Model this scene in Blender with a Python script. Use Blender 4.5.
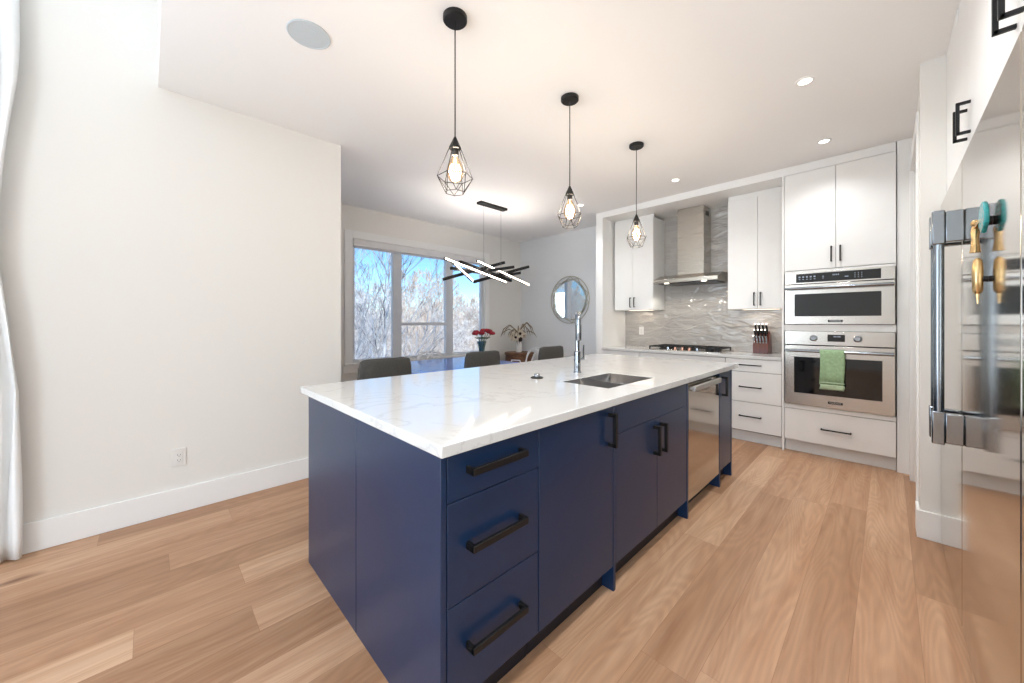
import bpy, bmesh, math, random
from mathutils import Vector, Matrix

SC = bpy.context.scene
COL = SC.collection
for o in list(bpy.data.objects):
    bpy.data.objects.remove(o, do_unlink=True)
PI = math.pi

# ------------------------------------------------------------------ camera
cam_d = bpy.data.cameras.new('camera')
cam = bpy.data.objects.new('camera', cam_d)
COL.objects.link(cam)
cam.location = (0, 0, 1.27)
cam.rotation_euler = (PI/2, 0, math.radians(45.5))
cam_d.sensor_width = 36.0
cam_d.lens = 369.0/1024*36
cam_d.shift_y = -(341.5-321.8)/1024
cam_d.clip_start = 0.02
cam_d.clip_end = 500
SC.camera = cam

# ------------------------------------------------------------------ view, sky, sun, window and fill light
SC.view_settings.view_transform = 'Standard'
SC.view_settings.look = 'None'
SC.view_settings.gamma = 1
SC.view_settings.use_curve_mapping = False
SC.view_settings.exposure = 0.36

world = bpy.data.worlds.new('sky')
SC.world = world
world.use_nodes = True
wn = world.node_tree
wn.nodes.clear()
w_out = wn.nodes.new('ShaderNodeOutputWorld')
w_bg = wn.nodes.new('ShaderNodeBackground')
w_sky = wn.nodes.new('ShaderNodeTexSky')
w_sky.sky_type = 'NISHITA'
w_sky.sun_disc = False
w_sky.sun_elevation = math.radians(30)
w_sky.sun_rotation = math.radians(110)
w_sky.air_density = 1.0
w_sky.altitude = 1200
w_sky.dust_density = 0.1
w_sky.ozone_density = 5.0
w_bg.inputs['Strength'].default_value = 0.17
w_hs = wn.nodes.new('ShaderNodeHueSaturation')
w_hs.inputs['Saturation'].default_value = 1.1
wn.links.new(w_sky.outputs[0], w_hs.inputs['Color'])
wn.links.new(w_hs.outputs[0], w_bg.inputs[0])
wn.links.new(w_bg.outputs[0], w_out.inputs[0])


def light(name, kind, loc, power, color=(1, 1, 1), aim=None, size=0.1, size_y=None, spot=None, blend=0.5):
    d = bpy.data.lights.new(name, kind)
    d.energy = power
    d.color = color
    if kind == 'AREA':
        d.size = size
        if size_y:
            d.shape = 'RECTANGLE'
            d.size_y = size_y
    elif kind == 'SUN':
        d.angle = size
    else:
        d.shadow_soft_size = size
    if kind == 'SPOT':
        d.spot_size = spot
        d.spot_blend = blend
    o = bpy.data.objects.new(name, d)
    COL.objects.link(o)
    o.location = loc
    if aim is not None:
        o.rotation_euler = (Vector(aim)-Vector(loc)).to_track_quat('-Z', 'Y').to_euler()
    return o


light('sun', 'SUN', (20, -10, 30), 3.7, (1.0, 0.95, 0.89), (0, 0, 5.0), size=0.01)
# daylight of the left window; rear and hall lamps are added unseen fill
light('daylight_left', 'AREA', (-3.18, -2.35, 1.5), 88, (0.78, 0.89, 1.0), (0, -2.35, 3.2), 3.0, 2.5)
light('fill_rear', 'AREA', (-2.65, -4.38, 1.6), 40, (0.78, 0.89, 1.0), (-2.65, 0, 3.6), 1.0, 2.6)
light('fill_hall', 'AREA', (1.55, -4.38, 1.6), 128, (0.78, 0.89, 1.0), (1.55, 0, 3.8), 1.4, 2.6)
# portal that guides sky light in through the dining window
pl = light('sky_portal', 'AREA', (-4.86, 3.0, 1.5), 1, aim=(0, 3.0, 1.5), size=2.2, size_y=1.6)
pl.data.cycles.is_portal = True

# ------------------------------------------------------------------ materials


def lin(c):
    return tuple(((v/255)/12.92 if v/255 <= 0.04045 else ((v/255+0.055)/1.055)**2.4) for v in c)+(1,)


def newmat(name):
    m = bpy.data.materials.new(name)
    m.use_nodes = True
    n = m.node_tree
    return m, n, n.nodes['Principled BSDF']


def nd(n, typ, **kw):
    x = n.nodes.new(typ)
    for k, v in kw.items():
        if hasattr(x, k):
            setattr(x, k, v)
        else:
            x.inputs[k].default_value = v
    return x


def plain(name, c, rough=0.5, metal=0.0, spec=0.5, noise=0.0, nscale=8, bump=0.0, bscale=60, coat=0.0, emit=None, estr=0):
    m, n, b = newmat(name)
    b.inputs['Base Color'].default_value = lin(c)
    b.inputs['Roughness'].default_value = rough
    b.inputs['Metallic'].default_value = metal
    b.inputs['Specular IOR Level'].default_value = spec
    b.inputs['Coat Weight'].default_value = coat
    tc = nd(n, 'ShaderNodeTexCoord')
    if noise:
        nz = nd(n, 'ShaderNodeTexNoise')
        nz.inputs['Scale'].default_value = nscale
        nz.inputs['Detail'].default_value = 4
        n.links.new(tc.outputs['Object'], nz.inputs['Vector'])
        r = nd(n, 'ShaderNodeValToRGB')
        a = lin([v*(1-noise) for v in c])
        e = lin([min(255, v*(1+noise)) for v in c])
        r.color_ramp.elements[0].position = 0.3
        r.color_ramp.elements[1].position = 0.7
        r.color_ramp.elements[0].color = a
        r.color_ramp.elements[1].color = e
        n.links.new(nz.outputs['Fac'], r.inputs[0])
        n.links.new(r.outputs[0], b.inputs['Base Color'])
    if bump:
        nb = nd(n, 'ShaderNodeTexNoise')
        nb.inputs['Scale'].default_value = bscale
        n.links.new(tc.outputs['Object'], nb.inputs['Vector'])
        bp = nd(n, 'ShaderNodeBump')
        bp.inputs['Strength'].default_value = bump
        bp.inputs['Distance'].default_value = 0.005
        n.links.new(nb.outputs['Fac'], bp.inputs['Height'])
        n.links.new(bp.outputs[0], b.inputs['Normal'])
    if emit:
        b.inputs['Emission Color'].default_value = lin(emit)
        b.inputs['Emission Strength'].default_value = estr
    return m


def steel(name, c=(190, 188, 184), rough=0.22, axis='Z', streak=0.06):
    m, n, b = newmat(name)
    b.inputs['Base Color'].default_value = lin(c)
    b.inputs['Metallic'].default_value = 1
    tc = nd(n, 'ShaderNodeTexCoord')
    mp = nd(n, 'ShaderNodeMapping')
    s = {'Z': (300, 300, 2), 'X': (2, 300, 300), 'Y': (300, 2, 300)}[axis]
    mp.inputs['Scale'].default_value = s
    nz = nd(n, 'ShaderNodeTexNoise')
    nz.inputs['Scale'].default_value = 1
    n.links.new(tc.outputs['Object'], mp.inputs[0])
    n.links.new(mp.outputs[0], nz.inputs['Vector'])
    mr = nd(n, 'ShaderNodeMapRange')
    mr.inputs['To Min'].default_value = rough-streak
    mr.inputs['To Max'].default_value = rough+streak
    n.links.new(nz.outputs['Fac'], mr.inputs[0])
    n.links.new(mr.outputs[0], b.inputs['Roughness'])
    return m


def thin_glass(name, tint=(250, 252, 252), refl=0.06):
    m = bpy.data.materials.new(name)
    m.use_nodes = True
    n = m.node_tree
    n.nodes.clear()
    out = nd(n, 'ShaderNodeOutputMaterial')
    mx = nd(n, 'ShaderNodeMixShader')
    t = nd(n, 'ShaderNodeBsdfTransparent')
    t.inputs[0].default_value = lin(tint)
    g = nd(n, 'ShaderNodeBsdfGlossy')
    g.inputs['Roughness'].default_value = 0.02
    lw = nd(n, 'ShaderNodeLayerWeight')
    lw.inputs[0].default_value = 0.25
    mr = nd(n, 'ShaderNodeMapRange')
    mr.inputs['To Min'].default_value = refl
    mr.inputs['To Max'].default_value = 0.5
    n.links.new(lw.outputs['Fresnel'], mr.inputs[0])
    n.links.new(mr.outputs[0], mx.inputs[0])
    n.links.new(t.outputs[0], mx.inputs[1])
    n.links.new(g.outputs[0], mx.inputs[2])
    n.links.new(mx.outputs[0], out.inputs[0])
    return m


def emitter(name, c, s):
    m = bpy.data.materials.new(name)
    m.use_nodes = True
    n = m.node_tree
    n.nodes.clear()
    out = nd(n, 'ShaderNodeOutputMaterial')
    e = nd(n, 'ShaderNodeEmission')
    e.inputs[0].default_value = lin(c)
    e.inputs[1].default_value = s
    n.links.new(e.outputs[0], out.inputs[0])
    return m


def floor_mat():
    m, n, b = newmat('oak_planks')
    L = n.links
    tc = nd(n, 'ShaderNodeTexCoord')
    sp = nd(n, 'ShaderNodeSeparateXYZ')
    L.new(tc.outputs['Object'], sp.inputs[0])
    cb = nd(n, 'ShaderNodeCombineXYZ')
    row = nd(n, 'ShaderNodeMath', operation='DIVIDE')
    row.inputs[1].default_value = 0.19
    xsh = nd(n, 'ShaderNodeMath', operation='ADD')
    xsh.inputs[1].default_value = 5.7-0.093
    L.new(sp.outputs['X'], xsh.inputs[0])
    L.new(xsh.outputs[0], row.inputs[0])
    rfl = nd(n, 'ShaderNodeMath', operation='FLOOR')
    L.new(row.outputs[0], rfl.inputs[0])
    wn_ = nd(n, 'ShaderNodeTexWhiteNoise', noise_dimensions='1D')
    L.new(rfl.outputs[0], wn_.inputs['W'])
    ysh = nd(n, 'ShaderNodeMath', operation='MULTIPLY_ADD')
    L.new(wn_.outputs['Value'], ysh.inputs[0])
    ysh.inputs[1].default_value = 1.9
    L.new(sp.outputs['Y'], ysh.inputs[2])
    L.new(ysh.outputs[0], cb.inputs['X'])
    L.new(xsh.outputs[0], cb.inputs['Y'])
    br = nd(n, 'ShaderNodeTexBrick')
    br.offset = 0.0
    br.offset_frequency = 2
    br.inputs['Color1'].default_value = (0, 0, 0, 1)
    br.inputs['Color2'].default_value = (1, 1, 1, 1)
    br.inputs['Mortar'].default_value = (0.35, 0.35, 0.35, 1)
    br.inputs['Scale'].default_value = 1
    br.inputs['Mortar Size'].default_value = 0.0007
    br.inputs['Mortar Smooth'].default_value = 0.5
    br.inputs['Brick Width'].default_value = 1.9
    br.inputs['Row Height'].default_value = 0.19
    L.new(cb.outputs[0], br.inputs['Vector'])
    ramp = nd(n, 'ShaderNodeValToRGB')
    ramp.color_ramp.elements[0].color = lin((176, 136, 104))
    ramp.color_ramp.elements[1].color = lin((213, 176, 144))
    e = ramp.color_ramp.elements.new(0.5)
    e.color = lin((196, 155, 122))
    L.new(br.outputs['Color'], ramp.inputs[0])
    # grain stretched along the plank, shifted plank by plank
    ad = nd(n, 'ShaderNodeVectorMath', operation='MULTIPLY_ADD')
    ad.inputs[1].default_value = (7, 13, 3)
    L.new(br.outputs['Color'], ad.inputs[0])
    L.new(cb.outputs[0], ad.inputs[2])
    mp = nd(n, 'ShaderNodeMapping')
    mp.inputs['Scale'].default_value = (0.8, 12, 1)
    L.new(ad.outputs[0], mp.inputs[0])
    g1 = nd(n, 'ShaderNodeTexNoise')
    g1.inputs['Scale'].default_value = 1.6
    g1.inputs['Detail'].default_value = 7
    g1.inputs['Roughness'].default_value = 0.62
    g1.inputs['Distortion'].default_value = 0.5
    L.new(mp.outputs[0], g1.inputs['Vector'])
    r1 = nd(n, 'ShaderNodeValToRGB')
    r1.color_ramp.elements[0].position = 0.3
    r1.color_ramp.elements[0].color = lin((222, 208, 196))
    r1.color_ramp.elements[1].position = 0.66
    r1.color_ramp.elements[1].color = (1, 1, 1, 1)
    L.new(g1.outputs['Fac'], r1.inputs[0])
    mu = nd(n, 'ShaderNodeMix', data_type='RGBA', blend_type='MULTIPLY')
    mu.inputs['Factor'].default_value = 1.0
    L.new(ramp.outputs[0], mu.inputs['A'])
    L.new(r1.outputs[0], mu.inputs['B'])
    # cathedral figure
    mp3 = nd(n, 'ShaderNodeMapping')
    mp3.inputs['Scale'].default_value = (0.55, 4.2, 1)
    L.new(ad.outputs[0], mp3.inputs[0])
    wv = nd(n, 'ShaderNodeTexNoise')
    wv.inputs['Scale'].default_value = 1.3
    wv.inputs['Detail'].default_value = 1.0
    L.new(mp3.outputs[0], wv.inputs['Vector'])
    ms = nd(n, 'ShaderNodeMath', operation='MULTIPLY')
    ms.inputs[1].default_value = 150
    L.new(wv.outputs['Fac'], ms.inputs[0])
    sn = nd(n, 'ShaderNodeMath', operation='SINE')
    L.new(ms.outputs[0], sn.inputs[0])
    r3 = nd(n, 'ShaderNodeMapRange')
    r3.inputs['From Min'].default_value = -1
    r3.inputs['From Max'].default_value = 1
    r3.inputs['To Min'].default_value = 0.90
    r3.inputs['To Max'].default_value = 1.0
    L.new(sn.outputs[0], r3.inputs[0])
    fig = nd(n, 'ShaderNodeMix', data_type='RGBA', blend_type='MULTIPLY')
    fig.inputs['Factor'].default_value = 1.0
    L.new(mu.outputs['Result'], fig.inputs['A'])
    L.new(r3.outputs[0], fig.inputs['B'])
    mu = fig
    # knots
    mp2 = nd(n, 'ShaderNodeMapping')
    mp2.inputs['Scale'].default_value = (0.75, 2.2, 1)
    L.new(ad.outputs[0], mp2.inputs[0])
    vo = nd(n, 'ShaderNodeTexVoronoi')
    vo.inputs['Scale'].default_value = 1.25
    L.new(mp2.outputs[0], vo.inputs['Vector'])
    wob = nd(n, 'ShaderNodeTexNoise')
    wob.inputs['Scale'].default_value = 9
    L.new(mp2.outputs[0], wob.inputs['Vector'])
    sm = nd(n, 'ShaderNodeMath', operation='MULTIPLY_ADD')
    L.new(wob.outputs['Fac'], sm.inputs[0])
    sm.inputs[1].default_value = 0.08
    L.new(vo.outputs['Distance'], sm.inputs[2])
    r2 = nd(n, 'ShaderNodeValToRGB')
    r2.color_ramp.elements[0].position = 0.065
    r2.color_ramp.elements[0].color = lin((135, 100, 82))
    r2.color_ramp.elements[1].position = 0.14
    r2.color_ramp.elements[1].color = (1, 1, 1, 1)
    L.new(sm.outputs[0], r2.inputs[0])
    mu2 = nd(n, 'ShaderNodeMix', data_type='RGBA', blend_type='MULTIPLY')
    mu2.inputs['Factor'].default_value = 0.9
    L.new(mu.outputs['Result'], mu2.inputs['A'])
    L.new(r2.outputs[0], mu2.inputs['B'])
    # seams
    sr = nd(n, 'ShaderNodeMix', data_type='RGBA', blend_type='MULTIPLY')
    sr.inputs['B'].default_value = lin((205, 190, 178))
    L.new(br.outputs['Fac'], sr.inputs['Factor'])
    L.new(mu2.outputs['Result'], sr.inputs['A'])
    L.new(sr.outputs['Result'], b.inputs['Base Color'])
    b.inputs['Roughness'].default_value = 0.38
    b.inputs['Specular IOR Level'].default_value = 0.4
    bp = nd(n, 'ShaderNodeBump')
    bp.inputs['Strength'].default_value = 0.12
    bp.inputs['Distance'].default_value = 0.003
    L.new(g1.outputs['Fac'], bp.inputs['Height'])
    L.new(bp.outputs[0], b.inputs['Normal'])
    return m


def tile_mat():
    m, n, b = newmat('wavy_glazed_tile')
    L = n.links
    tc = nd(n, 'ShaderNodeTexCoord')
    sp = nd(n, 'ShaderNodeSeparateXYZ')
    L.new(tc.outputs['Object'], sp.inputs[0])
    cb = nd(n, 'ShaderNodeCombineXYZ')
    L.new(sp.outputs['X'], cb.inputs['X'])
    L.new(sp.outputs['Z'], cb.inputs['Y'])
    br = nd(n, 'ShaderNodeTexBrick')
    br.inputs['Scale'].default_value = 1
    br.inputs['Brick Width'].default_value = 0.30
    br.inputs['Row Height'].default_value = 0.076
    br.inputs['Mortar Size'].default_value = 0.0012
    br.inputs['Color1'].default_value = lin((166, 162, 157))
    br.inputs['Color2'].default_value = lin((178, 174, 169))
    br.inputs['Mortar'].default_value = lin((184, 181, 176))
    L.new(cb.outputs[0], br.inputs['Vector'])
    L.new(br.outputs['Color'], b.inputs['Base Color'])
    mp = nd(n, 'ShaderNodeMapping')
    mp.inputs['Scale'].default_value = (6, 1, 15)
    mp.inputs['Rotation'].default_value = (0, 0.12, 0)
    L.new(tc.outputs['Object'], mp.inputs[0])
    nz = nd(n, 'ShaderNodeTexNoise')
    nz.inputs['Scale'].default_value = 1.0
    nz.inputs['Detail'].default_value = 2.0
    nz.inputs['Distortion'].default_value = 0.6
    L.new(mp.outputs[0], nz.inputs['Vector'])
    bp = nd(n, 'ShaderNodeBump')
    bp.inputs['Strength'].default_value = 0.75
    bp.inputs['Distance'].default_value = 0.03
    L.new(nz.outputs['Fac'], bp.inputs['Height'])
    L.new(bp.outputs[0], b.inputs['Normal'])
    b.inputs['Roughness'].default_value = 0.08
    b.inputs['Specular IOR Level'].default_value = 0.8
    return m


def quartz_mat():
    m, n, b = newmat('white_quartz')
    L = n.links
    tc = nd(n, 'ShaderNodeTexCoord')
    nz = nd(n, 'ShaderNodeTexNoise')
    nz.inputs['Scale'].default_value = 1.7
    nz.inputs['Detail'].default_value = 6
    nz.inputs['Distortion'].default_value = 1.4
    L.new(tc.outputs['Object'], nz.inputs['Vector'])
    r = nd(n, 'ShaderNodeValToRGB')
    r.color_ramp.elements[0].position = 0.485
    r.color_ramp.elements[0].color = lin((216, 216, 214))
    r.color_ramp.elements[1].position = 0.515
    r.color_ramp.elements[1].color = lin((216, 216, 214))
    e = r.color_ramp.elements.new(0.5)
    e.color = lin((205, 204, 202))
    L.new(nz.outputs['Fac'], r.inputs[0])
    L.new(r.outputs[0], b.inputs['Base Color'])
    b.inputs['Roughness'].default_value = 0.07
    b.inputs['Specular IOR Level'].default_value = 0.7
    return m


def frost_mat(name, light_c, dark_c, lo=0.38, hi=0.55):
    m, n, b = newmat(name)
    L = n.links
    tc = nd(n, 'ShaderNodeTexCoord')
    nz = nd(n, 'ShaderNodeTexNoise')
    nz.inputs['Scale'].default_value = 2.5
    nz.inputs['Detail'].default_value = 5
    L.new(tc.outputs['Object'], nz.inputs['Vector'])
    r = nd(n, 'ShaderNodeValToRGB')
    r.color_ramp.elements[0].position = lo
    r.color_ramp.elements[0].color = lin(dark_c)
    r.color_ramp.elements[1].position = hi
    r.color_ramp.elements[1].color = lin(light_c)
    L.new(nz.outputs['Fac'], r.inputs[0])
    L.new(r.outputs[0], b.inputs['Base Color'])
    b.inputs['Roughness'].default_value = 0.8
    return m


def wood_mat(name, c1, c2, rough=0.4, scale=(30, 30, 2)):
    m, n, b = newmat(name)
    L = n.links
    tc = nd(n, 'ShaderNodeTexCoord')
    mp = nd(n, 'ShaderNodeMapping')
    mp.inputs['Scale'].default_value = scale
    L.new(tc.outputs['Object'], mp.inputs[0])
    nz = nd(n, 'ShaderNodeTexNoise')
    nz.inputs['Scale'].default_value = 1
    nz.inputs['Detail'].default_value = 5
    nz.inputs['Distortion'].default_value = 1
    L.new(mp.outputs[0], nz.inputs['Vector'])
    r = nd(n, 'ShaderNodeValToRGB')
    r.color_ramp.elements[0].position = 0.3
    r.color_ramp.elements[1].position = 0.7
    r.color_ramp.elements[0].color = lin(c1)
    r.color_ramp.elements[1].color = lin(c2)
    L.new(nz.outputs['Fac'], r.inputs[0])
    L.new(r.outputs[0], b.inputs['Base Color'])
    b.inputs['Roughness'].default_value = rough
    return m


def low_spec(m, v):
    m.node_tree.nodes['Principled BSDF'].inputs['Specular IOR Level'].default_value = v
    return m


M = dict(
    wall=plain('wall_paint', (232, 230, 225), 0.75, spec=0.3, bump=0.02, bscale=180),
    wall_cool=plain('dining_wall_paint', (228, 230, 231), 0.75, spec=0.3, bump=0.02, bscale=180),
    ceil=plain('ceiling_paint', (247, 247, 246), 0.85, spec=0.2, bump=0.02, bscale=180),
    trim=plain('white_trim', (240, 240, 238), 0.4),
    cab=plain('white_cabinet', (238, 238, 236), 0.35, noise=0.005),
    reveal=plain('cabinet_gap', (120, 118, 115), 0.8),
    navy=plain('navy_lacquer', (19, 44, 76), 0.3, spec=0.5, noise=0.02),
    toe=plain('navy_toe_kick', (14, 18, 30), 0.5),
    black=plain('matte_black_metal', (16, 16, 17), 0.45, spec=0.4, noise=0.03),
    blackiron=plain('cast_iron', (20, 20, 21), 0.6, bump=0.2, bscale=300),
    steel=steel('brushed_steel', (196, 192, 186), 0.24, 'X'),
    steelv=steel('brushed_steel_upright', (188, 182, 172), 0.27, 'X'),
    fridge=steel('polished_steel', (196, 190, 181), 0.09, 'Y', 0.02),
    dish=steel('dishwasher_steel', (190, 184, 176), 0.10, 'Y', 0.02),
    sink=steel('sink_steel', (124, 126, 130), 0.38, 'Y'),
    rimsteel=steel('sink_divider_steel', (176, 176, 176), 0.3, 'X'),
    handle=plain('handle_steel', (148, 154, 160), 0.2, metal=1, noise=0.02),
    satin=plain('satin_steel', (205, 204, 201), 0.42, metal=1, noise=0.02),
    chrome=plain('chrome', (160, 165, 171), 0.06, metal=1, noise=0.01),
    bglass=plain('black_glass', (6, 7, 9), 0.05, spec=0.6, noise=0.02),
    disp=plain('display_glass', (8, 8, 10), 0.12, noise=0.02),
    icon=emitter('display_glow', (190, 200, 215), 0.55),
    badge=plain('dark_badge', (48, 46, 45), 0.3, metal=0.6, noise=0.02),
    letter=plain('badge_letters', (200, 198, 194), 0.3, metal=1, noise=0.02),
    quartz=quartz_mat(),
    floor=floor_mat(),
    tile=tile_mat(),
    glass=thin_glass('window_glass', refl=0.02),
    bulbglass=thin_glass('bulb_glass', (255, 236, 212), 0.05),
    vase=thin_glass('vase_glass', (206, 220, 214), 0.16),
    filament=emitter('bulb_filament', (255, 196, 122), 9),
    glow=emitter('downlight_lens', (255, 246, 232), 7),
    led=emitter('glow_strip', (255, 236, 216), 14),
    fillstrip=emitter('added_fill_strip', (255, 244, 234), 48),  # added upward fill for the dining room ceiling
    strip=emitter('under_cabinet_strip', (255, 236, 214), 2),
    hoodlamp=emitter('hood_lamp', (255, 240, 220), 5),
    mirror=plain('mirror_glass', (236, 240, 242), 0.01, metal=1, noise=0.003),
    champagne=plain('champagne_metal', (186, 178, 160), 0.3, metal=1, noise=0.04),
    vinyl=plain('window_vinyl', (214, 217, 221), 0.4, noise=0.01),
    shade=plain('shade_cassette', (226, 226, 226), 0.6, noise=0.02),
    fabric=plain('charcoal_upholstery', (74, 73, 70), 0.75, noise=0.06, nscale=60, bump=0.2, bscale=400),
    darkleg=plain('dark_chair_leg', (30, 28, 27), 0.5, noise=0.04),
    tabletop=low_spec(wood_mat('blue_lacquered_wood', (24, 84, 176), (40, 106, 200), 0.16, (2, 30, 2)), 0.22),
    plastic=plain('white_plastic', (236, 236, 236), 0.3, noise=0.01),
    rattan=wood_mat('brown_wood', (84, 54, 34), (128, 88, 58), 0.5, (14, 14, 40)),
    rose=plain('red_petal', (150, 14, 34), 0.6, noise=0.25, nscale=40),
    stem=plain('green_stem', (66, 92, 58), 0.6, noise=0.1),
    petal=plain('cream_petal', (216, 204, 186), 0.65, noise=0.08, nscale=30),
    seed=plain('dark_seed_head', (44, 28, 24), 0.8, noise=0.2, nscale=60),
    straw=plain('dried_grass_blade', (124, 108, 84), 0.7, noise=0.15, nscale=30),
    porcelain=plain('white_porcelain', (232, 230, 226), 0.25, noise=0.01),
    knifewood=wood_mat('cherry_wood', (70, 20, 14), (104, 36, 24), 0.3, (20, 20, 3)),
    towel=plain('green_cotton', (158, 188, 147), 0.9, noise=0.06, nscale=50, bump=0.5, bscale=500),
    towelstripe=plain('pale_green_stripe', (184, 206, 172), 0.9, noise=0.03, nscale=50, bump=0.4, bscale=500),
    sheer=plain('white_sheer_cloth', (240, 242, 242), 0.85, noise=0.01),
    grille=plain('speaker_grille', (196, 206, 212), 0.7, noise=0.03, nscale=400),
    teal=plain('teal_enamel', (40, 140, 142), 0.25, noise=0.15, nscale=60),
    gold=plain('gold_metal', (206, 174, 124), 0.25, metal=1, noise=0.1, nscale=60),
    snow=plain('snow', (238, 240, 244), 0.9, noise=0.02, nscale=1),
    frost=frost_mat('frosted_twigs', (246, 243, 240), (190, 182, 176)),
    frostw=frost_mat('warm_frosted_twigs', (246, 234, 222), (196, 176, 160)),
    bark=frost_mat('grey_frosted_bark', (226, 228, 232), (120, 118, 124), 0.36, 0.56),
    pinkcap=plain('copper_knob', (196, 150, 130), 0.25, metal=1, noise=0.04),
    shadow=plain('dark_slot', (12, 12, 12), 0.7, noise=0.02),
)

# ------------------------------------------------------------------ mesh helpers


class MB:
    def __init__(s):
        s.v = []
        s.f = []

    def add(s, vs, fs):
        k = len(s.v)
        s.v += [tuple(p) for p in vs]
        s.f += [tuple(i+k for i in f) for f in fs]
        return s

    def box(s, a, b):
        x0, y0, z0 = a
        x1, y1, z1 = b
        return s.add([(x0, y0, z0), (x1, y0, z0), (x1, y1, z0), (x0, y1, z0), (x0, y0, z1), (x1, y0, z1), (x1, y1, z1), (x0, y1, z1)],
                     [(3, 2, 1, 0), (4, 5, 6, 7), (0, 1, 5, 4), (1, 2, 6, 5), (2, 3, 7, 6), (3, 0, 4, 7)])

    def bar(s, p, q, w, h, up=(0, 0, 1)):
        p, q = Vector(p), Vector(q)
        d = (q-p).normalized()
        u = Vector(up)
        if abs(d.dot(u)) > 0.98:
            u = Vector((1, 0, 0))
        a = d.cross(u).normalized()
        b = a.cross(d).normalized()
        vs = []
        for o in (p, q):
            for i, j in ((-1, -1), (1, -1), (1, 1), (-1, 1)):
                vs.append(o+a*(w/2*i)+b*(h/2*j))
        return s.add(vs, [(3, 2, 1, 0), (4, 5, 6, 7), (0, 1, 5, 4), (1, 2, 6, 5), (2, 3, 7, 6), (3, 0, 4, 7)])

    def tube(s, pts, r, n=8, close=False, cap=True):
        pts = [Vector(p) for p in pts]
        N = len(pts)
        rs = r if isinstance(r, (list, tuple)) else [r]*N
        ref = None
        rings = []
        for i, p in enumerate(pts):
            if close:
                d = pts[(i+1) % N]-pts[i-1]
            else:
                d = pts[min(i+1, N-1)]-pts[max(i-1, 0)]
            d.normalize()
            if ref is None:
                ref = Vector((0, 0, 1)) if abs(d.z) < 0.9 else Vector((1, 0, 0))
            a = d.cross(ref).normalized()
            b = a.cross(d).normalized()
            ref = b
            rings.append([p+(a*math.cos(2*PI*j/n)+b*math.sin(2*PI*j/n))*rs[i] for j in range(n)])
        vs = [p for rg in rings for p in rg]
        fs = []
        for i in range(N if close else N-1):
            k, l = i*n, ((i+1) % N)*n
            for j in range(n):
                fs.append((k+j, k+(j+1) % n, l+(j+1) % n, l+j))
        if cap and not close:
            fs.append(tuple(range(n))[::-1])
            fs.append(tuple((N-1)*n+j for j in range(n)))
        return s.add(vs, fs)

    def lathe(s, prof, c=(0, 0, 0), n=24, axis='Z', cap=True):
        vs, fs = [], []
        for r, z in prof:
            for j in range(n):
                x, y = r*math.cos(2*PI*j/n), r*math.sin(2*PI*j/n)
                q = {'Z': (x, y, z), 'X': (z, x, y), 'Y': (x, z, y)}[axis]
                vs.append((q[0]+c[0], q[1]+c[1], q[2]+c[2]))
        for i in range(len(prof)-1):
            for j in range(n):
                fs.append((i*n+j, i*n+(j+1) % n, (i+1)*n+(j+1) % n, (i+1)*n+j))
        if cap:
            fs.append(tuple(range(n))[::-1])
            fs.append(tuple((len(prof)-1)*n+j for j in range(n)))
        return s.add(vs, fs)

    def ball(s, c, r, n=10, m=6, sc=(1, 1, 1)):
        prof = [(max(1e-4, r*math.sin(PI*i/m)), -r*math.cos(PI*i/m)) for i in range(m+1)]
        k = len(s.v)
        s.lathe(prof, (0, 0, 0), n)
        s.v[k:] = [(p[0]*sc[0]+c[0], p[1]*sc[1]+c[1], p[2]*sc[2]+c[2]) for p in s.v[k:]]
        return s

    def prism(s, poly, a, b, axis='Y'):
        n = len(poly)
        def q(u, v, t):
            return {'X': (t, u, v), 'Y': (u, t, v), 'Z': (u, v, t)}[axis]
        vs = [q(u, v, a) for u, v in poly]+[q(u, v, b) for u, v in poly]
        fs = [tuple(range(n))[::-1], tuple(range(n, 2*n))]
        for i in range(n):
            fs.append((i, (i+1) % n, n+(i+1) % n, n+i))
        return s.add(vs, fs)

    def frame(s, x0, x1, z0, z1, w, y0, y1, axis='Y'):
        """rectangular ring in one piece; axis = thickness direction"""
        def q(u, v, t):
            return {'X': (t, u, v), 'Y': (u, t, v), 'Z': (u, v, t)}[axis]
        o = [(x0, z0), (x1, z0), (x1, z1), (x0, z1)]
        i = [(x0+w, z0+w), (x1-w, z0+w), (x1-w, z1-w), (x0+w, z1-w)]
        vs = [q(*p, t) for t in (y0, y1) for p in o+i]
        fs = []
        for k in range(4):
            l = (k+1) % 4
            fs += [(k, l, 4+l, 4+k), (8+k, 12+k, 12+l, 8+l), (k, 8+k, 8+l, l), (4+k, 4+l, 12+l, 12+k)]
        return s.add(vs, fs)

    def sheet(s, grid, thick=None):
        """grid[i][j] of points -> quads"""
        k = len(s.v)
        R, C = len(grid), len(grid[0])
        s.v += [tuple(p) for row in grid for p in row]
        for i in range(R-1):
            for j in range(C-1):
                s.f.append((k+i*C+j, k+i*C+j+1, k+(i+1)*C+j+1, k+(i+1)*C+j))
        return s

    def move(s, mat):
        s.v = [tuple(mat @ Vector(p)) for p in s.v]
        return s

    def mesh(s, name, mat, smooth=0.6):
        me = bpy.data.meshes.new(name)
        me.from_pydata(s.v, [], s.f)
        bm = bmesh.new()
        bm.from_mesh(me)
        bmesh.ops.recalc_face_normals(bm, faces=bm.faces)
        bm.to_mesh(me)
        bm.free()
        me.materials.append(M[mat] if isinstance(mat, str) else mat)
        if smooth:
            me.shade_smooth()
            me.set_sharp_from_angle(angle=smooth)
        return me


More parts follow.
